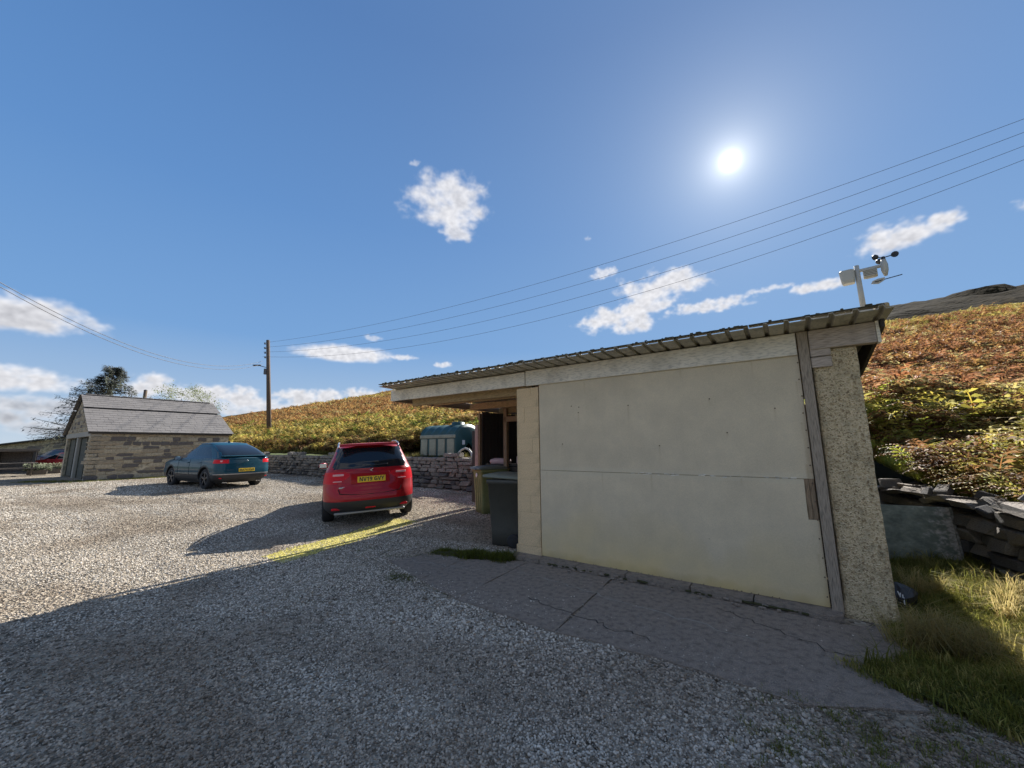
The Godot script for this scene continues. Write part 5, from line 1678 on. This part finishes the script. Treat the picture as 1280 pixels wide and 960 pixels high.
func build_small_things() -> void:
	wheelie_bin("dark grey wheelie bin standing against the block pillar, lid slightly raised", sited(-0.37, 0.0, -0.46, 14.0), M.bin_black, M.bin_lid, 0.05)
	var g := wheelie_bin("olive green wheelie bin by the planks at the back of the carport", sited(-2.38, 0.0, -2.40, 62.0), M.bin_green, M.bin_lid, 0.0)
	var m := MB.new(true)
	m.lathe([Vector2(0.0, 0.004), Vector2(0.045, 0.004), Vector2(0.05, 0.0)], Vector3(-0.325, 0.86, 0.0), Vector3(-1, 0.09, 0).normalized(), 20)
	put(g, "sticker", m.mesh(), M.white_print)
	# oil tank on the wall top
	var t := thing("oil_tank", "blue green ribbed oil tank with grey side panels on the wall top", "tank", sited(-7.45, 1.13, -6.25))
	var half := [Vector2(0.66, 0.0), Vector2(0.67, 0.06), Vector2(0.67, 0.78), Vector2(0.64, 0.85), Vector2(0.55, 0.96), Vector2(0.40, 1.07), Vector2(0.2, 1.13), Vector2(0.0, 1.15)]
	var ring := []
	for q in half: ring.append(q)
	for i in range(half.size() - 2, -1, -1): ring.append(Vector2(-half[i].x, half[i].y))
	var body := MB.new(true)
	var xs := [-0.95, -0.92, -0.80, -0.76, -0.60, -0.56, -0.40, -0.36, -0.20, -0.16, 0.0, 0.04, 0.2, 0.24, 0.4, 0.44, 0.60, 0.64, 0.80, 0.84, 0.92, 0.95]
	for i in xs.size() - 1:
		for k in ring.size() - 1:
			var pts := []
			for e in [[i, k], [i + 1, k], [i + 1, k + 1], [i, k + 1]]:
				var q: Vector2 = ring[e[1]]
				var s: float = 0.93 if e[0] == 0 or e[0] == xs.size() - 1 else 1.0 + (0.05 if (e[0] / 2) % 2 == 0 and q.y > 0.8 else 0.0)
				pts.append(Vector3(xs[e[0]], q.y * (s if q.y > 0.8 else 1.0), q.x * s))
			body.quad(pts[0], pts[1], pts[2], pts[3])
	for sx in [-1, 1]:
		for k in ring.size() - 1:
			var a := Vector3(sx * 0.95, ring[k].y * (0.93 if ring[k].y > 0.8 else 1.0), ring[k].x * 0.93)
			var b := Vector3(sx * 0.95, ring[k + 1].y * (0.93 if ring[k + 1].y > 0.8 else 1.0), ring[k + 1].x * 0.93)
			if sx > 0: body.tri(Vector3(0.97, 0.5, 0), b, a)
			else: body.tri(Vector3(-0.97, 0.5, 0), a, b)
	put(t, "shell", body.mesh(), M.tank_teal)
	part_box(t, "top_rail", Vector3(0, 0.74, 0.685), Vector3(1.88, 0.13, 0.05), M.tank_panel, 0.02)
	for k in 4:
		part_box(t, "side_panel", Vector3(-0.70 + 0.468 * k, 0.345, 0.68), Vector3(0.36, 0.62, 0.05), M.tank_panel, 0.02)
	m = MB.new(true)
	m.lathe([Vector2(0.34, 0.0), Vector2(0.33, 0.06), Vector2(0.25, 0.075), Vector2(0.24, 0.16), Vector2(0.19, 0.18), Vector2(0.0, 0.185)], Vector3(0.42, 1.12, 0.0), Vector3.UP, 24)
	put(t, "filler_cap", m.mesh(), M.tank_teal)
	part_box(t, "label_plate", Vector3(0.972, 0.52, 0.28), Vector3(0.01, 0.16, 0.14), M.white_print, 0.002)
	# flex pipe lying on the wall by the tank
	m = MB.new(true)
	m.path([Vector3(0, 0.0, 0), Vector3(0.15, 0.10, 0.02), Vector3(0.35, 0.16, 0.06), Vector3(0.55, 0.12, 0.1), Vector3(0.7, 0.0, 0.12), Vector3(0.76, -0.16, 0.16)], 0.035, 8)
	tag(put(self, "pipe", m.mesh(), M.white_plastic, sited(-6.0, 1.28, -5.2)), "pale bent pipe on the wall top beside the oil tank", "pipe")
	# things on the shelf in the store
	tag(put(self, "sack", ring_loft([rounded(0.42, 0.26, 0.06, 0.0), rounded(0.50, 0.32, 0.10, 0.05), rounded(0.48, 0.30, 0.10, 0.10), rounded(0.30, 0.2, 0.08, 0.135)]), M.pale_bag, sited(-2.42, 1.08, -2.86, 8.0)), "pale pink sack lying on the shelf in the dark store", "sack")
	var bx := thing("cardboard_box", "small brown cardboard box on the store shelf beside the pillar", "box", sited(-1.62, 1.08, -2.85, 12.0))
	part_box(bx, "carton", Vector3(0, 0.12, 0), Vector3(0.24, 0.24, 0.2), M.card, 0.006)
	part_box(bx, "flap", Vector3(0, 0.245, 0.06), Vector3(0.235, 0.006, 0.10), M.card, 0.001, Transform3D(Basis(Vector3.RIGHT, 0.25), Vector3.ZERO))
	tag(part_box(self, "jar", Vector3.ZERO, Vector3(0.12, 0.2, 0.12), M.pale_bag, 0.03, sited(-1.86, 1.18, -2.85)), "pale jar on the store shelf next to the sack", "jar")
	# board leaning across the gap
	t = thing("leaning_board", "dark green board with worn pale edge leaning between pier and stone wall", "board", sited(4.34, 0.04, -2.16, 8.0) * Transform3D(Basis(Vector3.RIGHT, -0.16), Vector3.ZERO))
	var pm := MB.new()
	pm.box(Vector3(0.0, 0.345, 0), Vector3(0.90, 0.69, 0.03), 0.004)
	put(t, "panel", flat_uv(pm.mesh(), -0.45, 0.0, 0.90, 0.69), board_material())
	part_box(t, "edge_strip", Vector3(0.462, 0.345, 0.002), Vector3(0.024, 0.695, 0.036), M.board_pale, 0.004)
	# bag in the grass by the pier
	var rings := []
	for j in 7:
		var f := j / 6.0
		var rad := sin(clampf(f * 0.92 + 0.08, 0, 1) * PI)
		var rg := []
		for k in 16:
			var a := -TAU * k / 16
			var rr := (0.02 + 0.13 * rad) * (1.0 + 0.22 * rough_noise.get_noise_2d(cos(a) * 14.0 + j * 5.0, sin(a) * 14.0))
			rg.append(Vector3(cos(a) * rr * 0.75, f * 0.20, sin(a) * rr * 1.25))
		rings.append(rg)
	var bag := put(self, "plastic_bag", ring_loft(rings, false), M.bag, sited(3.985, 0.05, -0.40, -20.0) * Transform3D(Basis(Vector3.BACK, 0.25), Vector3.ZERO))
	tag(bag, "crumpled black plastic bag with white print in the grass by the pier", "bag")
	var pr := MB.new()
	for i in 10:
		pr.box(Vector3(-0.06 + 0.013 * i, 0.10 + R(-0.004, 0.004) + 0.035 * (i % 2), 0.0), Vector3(0.008, R(0.025, 0.06), 0.003), 0.0008, Transform3D(Basis(Vector3.BACK, R(-0.4, 0.4)), Vector3.ZERO))
	put(bag, "print", pr.mesh(), M.white_print, Transform3D(Basis(Vector3.UP, 0.35) * Basis(Vector3.RIGHT, -0.2), Vector3(-0.005, 0.0, 0.205)))
	build_weather_station()

func build_weather_station() -> void:
	var t := thing("weather_station", "white weather station with spinning cups on a short pole on the garage roof", "weather station", Transform3D(Basis(Vector3.UP, deg_to_rad(-43.0)).scaled(Vector3.ONE * 0.82), site * Vector3(3.95, 2.65, 0.10)))
	part_box(t, "base_plate", Vector3(0.04, 0.02, 0), Vector3(0.17, 0.035, 0.10), M.white_plastic, 0.006)
	var m := MB.new(true)
	m.tube(Vector3(0.0, 0.0, 0), Vector3(-0.004, 0.56, 0), 0.026, 0.023, 14)
	put(t, "pole", m.mesh(), M.white_plastic)
	var gauge := ring_loft([rounded(0.10, 0.09, 0.02, 0.37, Vector3(-0.088, 0, 0)), rounded(0.12, 0.11, 0.025, 0.40, Vector3(-0.088, 0, 0)), rounded(0.135, 0.12, 0.03, 0.515, Vector3(-0.092, 0, 0)), rounded(0.115, 0.10, 0.03, 0.525, Vector3(-0.092, 0, 0))], false)
	put(t, "rain_gauge", gauge, M.white_plastic)
	part_box(t, "arm", Vector3(0.09, 0.495, 0), Vector3(0.22, 0.03, 0.035), M.white_plastic, 0.006)
	for k in 5:
		part_box(t, "sensor_louvre", Vector3(0.098, 0.472 - 0.017 * k, 0), Vector3(0.115, 0.010, 0.09), M.white_plastic, 0.003)
	part_box(t, "sensor_core", Vector3(0.098, 0.435, 0), Vector3(0.085, 0.09, 0.065), M.white_plastic, 0.006)
	m = MB.new(true)
	m.lathe([Vector2(0.0, 0.0), Vector2(0.014, 0.0), Vector2(0.030, 0.06), Vector2(0.032, 0.12), Vector2(0.020, 0.185), Vector2(0.0, 0.19)], Vector3(0.215, 0.375, 0), Vector3.UP, 14)
	put(t, "wind_housing", m.mesh(), M.white_plastic)
	m = MB.new(true)
	m.tube(Vector3(0.215, 0.56, 0), Vector3(0.215, 0.59, 0), 0.02, 0.016, 10)
	put(t, "rotor_hub", m.mesh(), M.black_plastic)
	for k in 3:
		var a := deg_to_rad([8.0, 128.0, 186.0][k])
		a = deg_to_rad(12.0 + 120.0 * k)
		var d := Vector3(cos(a), 0, sin(a))
		m = MB.new(true)
		m.tube(Vector3(0.215, 0.58, 0), Vector3(0.215, 0.58, 0) + d * 0.085, 0.005, 0.005, 6)
		var side := Vector3(-d.z, 0, d.x)
		m.lathe([Vector2(0.0, -0.03), Vector2(0.016, -0.026), Vector2(0.028, -0.012), Vector2(0.032, 0.006), Vector2(0.028, 0.006), Vector2(0.0, -0.015)], Vector3(0.215, 0.58, 0) + d * 0.095, side, 12)
		put(t, "wind_cup", m.mesh(), M.black_plastic)
	m = MB.new(true)
	m.tube(Vector3(0.12, 0.325, 0.02), Vector3(0.34, 0.365, -0.05), 0.005, 0.005, 6)
	put(t, "vane_rod", m.mesh(), M.black_plastic)
	var poly := PackedVector2Array([Vector2(0.09, 0.315), Vector2(0.15, 0.30), Vector2(0.20, 0.33), Vector2(0.205, 0.36), Vector2(0.15, 0.36), Vector2(0.105, 0.345)])
	m = MB.new()
	m.prism(poly, -0.003, 0.003)
	put(t, "vane", m.mesh(), M.white_plastic)

# ---------------------------------------------------------------- poles, wires, trees, the far side of the yard
func sagging(a: Vector3, b: Vector3, sag: float) -> Array:
	var o := []
	for i in 41:
		var t := i / 40.0
		var p := a.lerp(b, t)
		p.y -= 4.0 * sag * t * (1.0 - t)
		o.append(p)
	return o

func build_pole() -> void:
	var base := Vector3(-20.7, 2.0, -33.0)
	var top := Vector3(-21.62, 10.95, -33.0)
	var t := thing("electricity_pole", "wooden electricity pole leaning left on the bracken slope, four wires at its top", "pole", Transform3D(Basis(), base))
	var m := MB.new(true)
	m.tube(Vector3.ZERO, top - base, 0.19, 0.14, 14)
	put(t, "shaft", m.mesh(), M.pole)
	var up := (top - base).normalized()
	for k in 4:
		m = MB.new(true)
		var p: Vector3 = (top - base) - up * (0.30 + 0.42 * k)
		m.lathe([Vector2(0.0, 0.0), Vector2(0.05, 0.0), Vector2(0.07, 0.05), Vector2(0.04, 0.09), Vector2(0.07, 0.12), Vector2(0.04, 0.17), Vector2(0, 0.18)], p + Vector3(-0.26, -0.08, 0.02), Vector3.UP, 10)
		m.tube(p, p + Vector3(-0.26, -0.06, 0.02), 0.025, 0.02, 6)
		put(t, "insulator", m.mesh(), M.black_plastic)
	m = MB.new(true)
	m.tube(Vector3(-0.70, 6.45, 0.0), Vector3(-1.35, 6.62, 0.1), 0.03, 0.03, 6)
	m.box(Vector3(-1.6, 6.66, 0.14), Vector3(0.65, 0.10, 0.2), 0.03)
	put(t, "lamp_arm", m.mesh(), M.wire)
	part_box(t, "switch_box", Vector3(-0.80, 6.1, 0.1), Vector3(0.24, 0.5, 0.22), M.wire, 0.02)
	for k in 4:
		var f := k / 3.0
		m = MB.new(true)
		m.path(sagging(Vector3(-21.95, 10.72 - 0.42 * k, -32.98), Vector3(20.42, 14.0 - 1.6 * f, -13.0), lerpf(1.41, 2.30, f)), 0.009, 5)
		tag(put(self, "overhead_wire", m.mesh(), M.wire), ["topmost of the four overhead wires crossing the sky to the right", "second highest of the four overhead wires crossing the sky", "third highest of the four overhead wires crossing the sky", "lowest of the four overhead wires above the garage roof"][k], "wire", "wires from the pole to the right")
	for k in 2:
		m = MB.new(true)
		m.path(sagging(Vector3(-21.9, 9.05 - 0.28 * k, -32.98), Vector3(-17.7, 8.28 - 0.13 * k, -9.7), 1.97), 0.013, 5)
		tag(put(self, "service_wire", m.mesh(), M.wire), ["upper of two wires sagging from the pole to the left edge", "lower of two wires sagging from the pole to the left edge"][k], "wire", "wires from the pole to the left")
	var foot := site.affine_inverse() * Vector3(20.7, 0, -13.0)
	var ep := thing("electricity_pole", "wooden electricity pole carrying the near ends of the four wires, beyond the right edge", "pole", Transform3D(Basis(), Vector3(20.7, hill_y(foot.x, foot.z) - 0.3, -13.0)))
	m = MB.new(true)
	m.tube(Vector3.ZERO, Vector3(0, 14.3 - ep.position.y, 0), 0.17, 0.13, 14)
	put(ep, "shaft", m.mesh(), M.pole)
	for k in 4:
		m = MB.new(true)
		var q := Vector3(-0.28, 14.0 - 1.6 * k / 3.0 - ep.position.y, 0)
		m.tube(q + Vector3(0.28, -0.02, 0), q, 0.025, 0.02, 6)
		m.lathe([Vector2(0.0, -0.06), Vector2(0.06, -0.05), Vector2(0.04, 0.0), Vector2(0.07, 0.03), Vector2(0.0, 0.06)], q, Vector3.UP, 10)
		put(ep, "insulator", m.mesh(), M.black_plastic)
	var sp := thing("small_pole", "short dark pole standing up behind the barn ridge", "pole", Transform3D(Basis(), Vector3(-38.6, 0.0, -40.0)))
	m = MB.new(true)
	m.tube(Vector3.ZERO, Vector3(0, 7.6, 0), 0.2, 0.15, 10)
	put(sp, "shaft", m.mesh(), M.pole)
	m = MB.new(true)
	m.lathe([Vector2(0.16, 0.0), Vector2(0.16, 0.05), Vector2(0.0, 0.12)], Vector3(0, 7.6, 0), Vector3.UP, 10)
	put(sp, "pole_cap", m.mesh(), M.wire)

func build_trees() -> void:
	# conifer behind the barn: whorls of upswept, drooping boughs
	var t := thing("conifer_tree", "dark open crowned conifer rising behind the barn roof", "tree", Transform3D(Basis(), Vector3(-32.2, 0.0, -30.2)))
	var m := MB.new(true)
	m.tube(Vector3(0, 0, 0), Vector3(0.15, 4.5, 0), 0.28, 0.17, 10)
	m.tube(Vector3(0.15, 4.5, 0), Vector3(0.3, 8.0, 0), 0.17, 0.03, 8)
	var f := SurfaceTool.new()
	f.begin(Mesh.PRIMITIVE_TRIANGLES)
	for i in 150:
		var h := 1.7 + 6.3 * pow(R(0, 1), 0.85)
		var a := R(0, TAU)
		var ln := (4.5 - 0.60 * (h - 1.7)) * R(0.62, 1.1)
		if h > 6.9: ln *= 0.8
		var d := Vector3(cos(a), 0, sin(a))
		var s := Vector3(-d.z, 0, d.x)
		var p0 := Vector3(0.04 * h, h, 0)
		var tip := p0 + d * ln + Vector3.UP * ln * R(-0.22, 0.34)
		m.tube(p0, tip, 0.045, 0.01, 5, false)
		for k in 100:
			var q := pow(R(0.06, 1.0), 0.8)
			var p := p0.lerp(tip, q) + s * R(-0.5, 0.5) * ln * 0.30 * (1.1 - q) + Vector3.UP * R(-0.30, 0.16)
			var dd := (d * R(0.2, 1.0) + s * R(-1, 1) + Vector3.UP * R(-0.7, 0.35)).normalized() * R(0.14, 0.32)
			var w := dd.cross(Vector3.UP).normalized() * R(0.025, 0.05)
			var nn := Vector3(R(-0.5, 0.5), 1, R(-0.5, 0.5)).normalized()
			for v in [p - w, p + dd, p + w]:
				f.set_normal(nn)
				f.add_vertex(v)
	put(t, "trunk", m.mesh(), M.bark)
	put(t, "crown", f.commit(), M.needle)
	# pale bushy tree beyond the ridge
	t = thing("bushy_tree", "pale green broadleaf tree showing just above the barn ridge", "tree", Transform3D(Basis(), Vector3(-29.6, 0.2, -34.0)))
	m = MB.new(true)
	m.tube(Vector3.ZERO, Vector3(0.1, 3.2, 0), 0.18, 0.1, 8)
	for i in 9: m.tube(Vector3(0.1, 2.6, 0), Vector3(R(-2, 2), R(4.4, 6.0), R(-1.5, 1.5)), 0.06, 0.012, 5, false)
	put(t, "trunk", m.mesh(), M.bark)
	f = SurfaceTool.new()
	f.begin(Mesh.PRIMITIVE_TRIANGLES)
	for c in 70:
		var cp := Vector3(R(-2.5, 2.6), R(3.0, 6.75), R(-1.8, 1.8))
		if absf(cp.x) > 1.4: cp.y -= 0.35 * (absf(cp.x) - 1.4)
		for k in 60:
			var p := cp + Vector3(rng.randfn(0, 0.28), rng.randfn(0, 0.22), rng.randfn(0, 0.28))
			var dd := Vector3(R(-1, 1), R(-1, 0.6), R(-1, 1)).normalized() * R(0.07, 0.14)
			var w := dd.cross(Vector3(R(-1, 1), 1, R(-1, 1))).normalized() * 0.04
			var col := Color(0.26, 0.29, 0.12) * R(0.6, 1.2)
			var nn := Vector3(R(-0.6, 0.6), 1, R(-0.6, 0.6)).normalized()
			for v in [p - w, p + dd, p + w]:
				f.set_color(col)
				f.set_normal(nn)
				f.add_vertex(v)
	put(t, "crown", f.commit(), M.leaf)

func build_far_side() -> void:
	# low stone outbuilding with a dark sloping roof, seen past the barn doors
	var t := thing("outbuilding", "long low stone outbuilding with dark sloping roof beyond the yard", "building", Transform3D(Basis(Vector3.UP, deg_to_rad(48.0)), Vector3(-42.5, -0.1, -35.0)))
	var poly := PackedVector2Array([Vector2(-4.6, 0), Vector2(5.0, 0), Vector2(5.0, 3.2), Vector2(1.6, 2.75), Vector2(-2.0, 2.05), Vector2(-4.6, 1.5)])
	var m := MB.new()
	m.prism(poly, -6.0, 0.0)
	var wall := put(t, "wall", m.mesh(), M.barnwall)
	for i in 70:
		var x := R(-3.8, 4.4)
		var ymax := lerpf(1.45, 2.9, sstep(-4.6, 4.0, x))
		put(wall, "stone", stones[i % 8], [M.drystone, M.stone_dark, M.drystone_b][i % 3], Transform3D(Basis().scaled(Vector3(R(0.3, 0.6), R(0.14, 0.22), 0.08)), Vector3(x, R(0.1, ymax - 0.25), 0.0)))
	for e in [[Vector2(5.1, 3.25), Vector2(1.6, 2.79)], [Vector2(1.6, 2.79), Vector2(-2.0, 2.09)], [Vector2(-2.0, 2.09), Vector2(-4.7, 1.53)]]:
		var a: Vector2 = e[0]
		var b: Vector2 = e[1]
		var mid := (a + b) * 0.5
		part_box(t, "roof_slab", Vector3(mid.x, mid.y + 0.06, -2.9), Vector3(a.distance_to(b) + 0.05, 0.14, 6.5), M.bargewood, 0.02, Transform3D()).rotation.z = atan2(a.y - b.y, a.x - b.x)
	var lt := thing("low_shed", "pale roofed low shed at the far left edge of the yard", "shed", Transform3D(Basis(Vector3.UP, deg_to_rad(48.0)), Vector3(-49.5, -0.1, -38.5)))
	part_box(lt, "wall", Vector3(0, 0.8, 0), Vector3(9.0, 1.6, 4.0), M.barnwall, 0.02)
	part_box(lt, "roof", Vector3(0, 1.9, 0.0), Vector3(9.4, 0.10, 4.8), M.shed_roof, 0.02, Transform3D(Basis(Vector3.RIGHT, 0.12), Vector3.ZERO))
	part_box(lt, "fascia_board", Vector3(0, 1.52, 2.42), Vector3(9.4, 0.16, 0.05), M.bargewood, 0.01)
	# timber shelter
	t = thing("timber_shelter", "open timber shelter on posts at the far left edge", "shelter", Transform3D(Basis(Vector3.UP, deg_to_rad(50.0)), Vector3(-33.0, 0.0, -25.0)))
	part_box(t, "roof", Vector3(0, 1.56, 0), Vector3(3.4, 0.09, 2.2), M.bargewood, 0.01)
	part_box(t, "gutter_board", Vector3(0, 1.49, 1.12), Vector3(3.4, 0.14, 0.04), M.picnic, 0.006)
	for x in [-1.5, 0.0, 1.5]:
		for z in [-0.95, 1.0]:
			part_box(t, "post", Vector3(x, 0.76, z), Vector3(0.14, 1.52, 0.14), M.bargewood, 0.01)
	part_box(t, "back_board", Vector3(0, 0.75, -1.0), Vector3(3.2, 1.4, 0.05), M.stone_dark, 0.01)
	part_box(t, "low_rail", Vector3(-0.75, 0.5, 1.0), Vector3(1.5, 0.5, 0.05), M.bargewood, 0.006)
	# picnic bench
	t = thing("picnic_bench", "weathered wooden picnic bench standing before the timber shelter", "picnic bench", Transform3D(Basis(Vector3.UP, deg_to_rad(52.0)), Vector3(-28.7, 0.0, -22.6)))
	for k in 4: part_box(t, "table_plank", Vector3(0, 0.76, -0.26 + 0.175 * k), Vector3(1.6, 0.04, 0.16), M.picnic, 0.006)
	for z in [-0.72, 0.72]:
		part_box(t, "seat_plank", Vector3(0, 0.46, z), Vector3(1.6, 0.04, 0.24), M.picnic, 0.006)
	for x in [-0.6, 0.6]:
		part_box(t, "cross_beam", Vector3(x, 0.42, 0), Vector3(0.06, 0.09, 1.6), M.picnic, 0.005)
		for s in [-1, 1]:
			part_box(t, "leg", Vector3(0, 0, 0), Vector3(0.06, 0.86, 0.09), M.picnic, 0.005, Transform3D(Basis(Vector3.RIGHT, s * 0.45), Vector3(x, 0.38, s * 0.40)))
	# planters with pale shrubs
	for k in 2:
		t = thing("planter", ["stone trough with pale shrubs nearest the purple car", "low planter of grey leaved shrubs beside the picnic bench"][k], "planter", Transform3D(Basis(Vector3.UP, deg_to_rad(50.0)), [Vector3(-29.4, 0.0, -25.0), Vector3(-28.6, 0.0, -23.6)][k]))
		part_box(t, "trough", Vector3(0, 0.2, 0), Vector3(0.8, 0.3, 0.45), M.picnic, 0.03)
		var f := SurfaceTool.new()
		f.begin(Mesh.PRIMITIVE_TRIANGLES)
		for i in 900:
			var a := R(0, TAU)
			var p := Vector3(R(-0.55, 0.55), 0.3 + 0.42 * R(0, 1) * (0.6 + 0.4 * cos(a)), R(-0.25, 0.25))
			var dd := Vector3(R(-1, 1), R(-0.6, 1), R(-1, 1)).normalized() * R(0.05, 0.11)
			var w := dd.cross(Vector3(R(-1, 1), 1, R(-1, 1))).normalized() * 0.03
			var c := Color(0.22, 0.24, 0.16) * R(0.5, 1.5)
			for v in [p - w, p + dd, p + w]:
				f.set_color(c)
				f.set_normal(Vector3(cos(a), 1, sin(a)).normalized())
				f.add_vertex(v)
		put(t, "shrub", f.commit(), M.leaf)
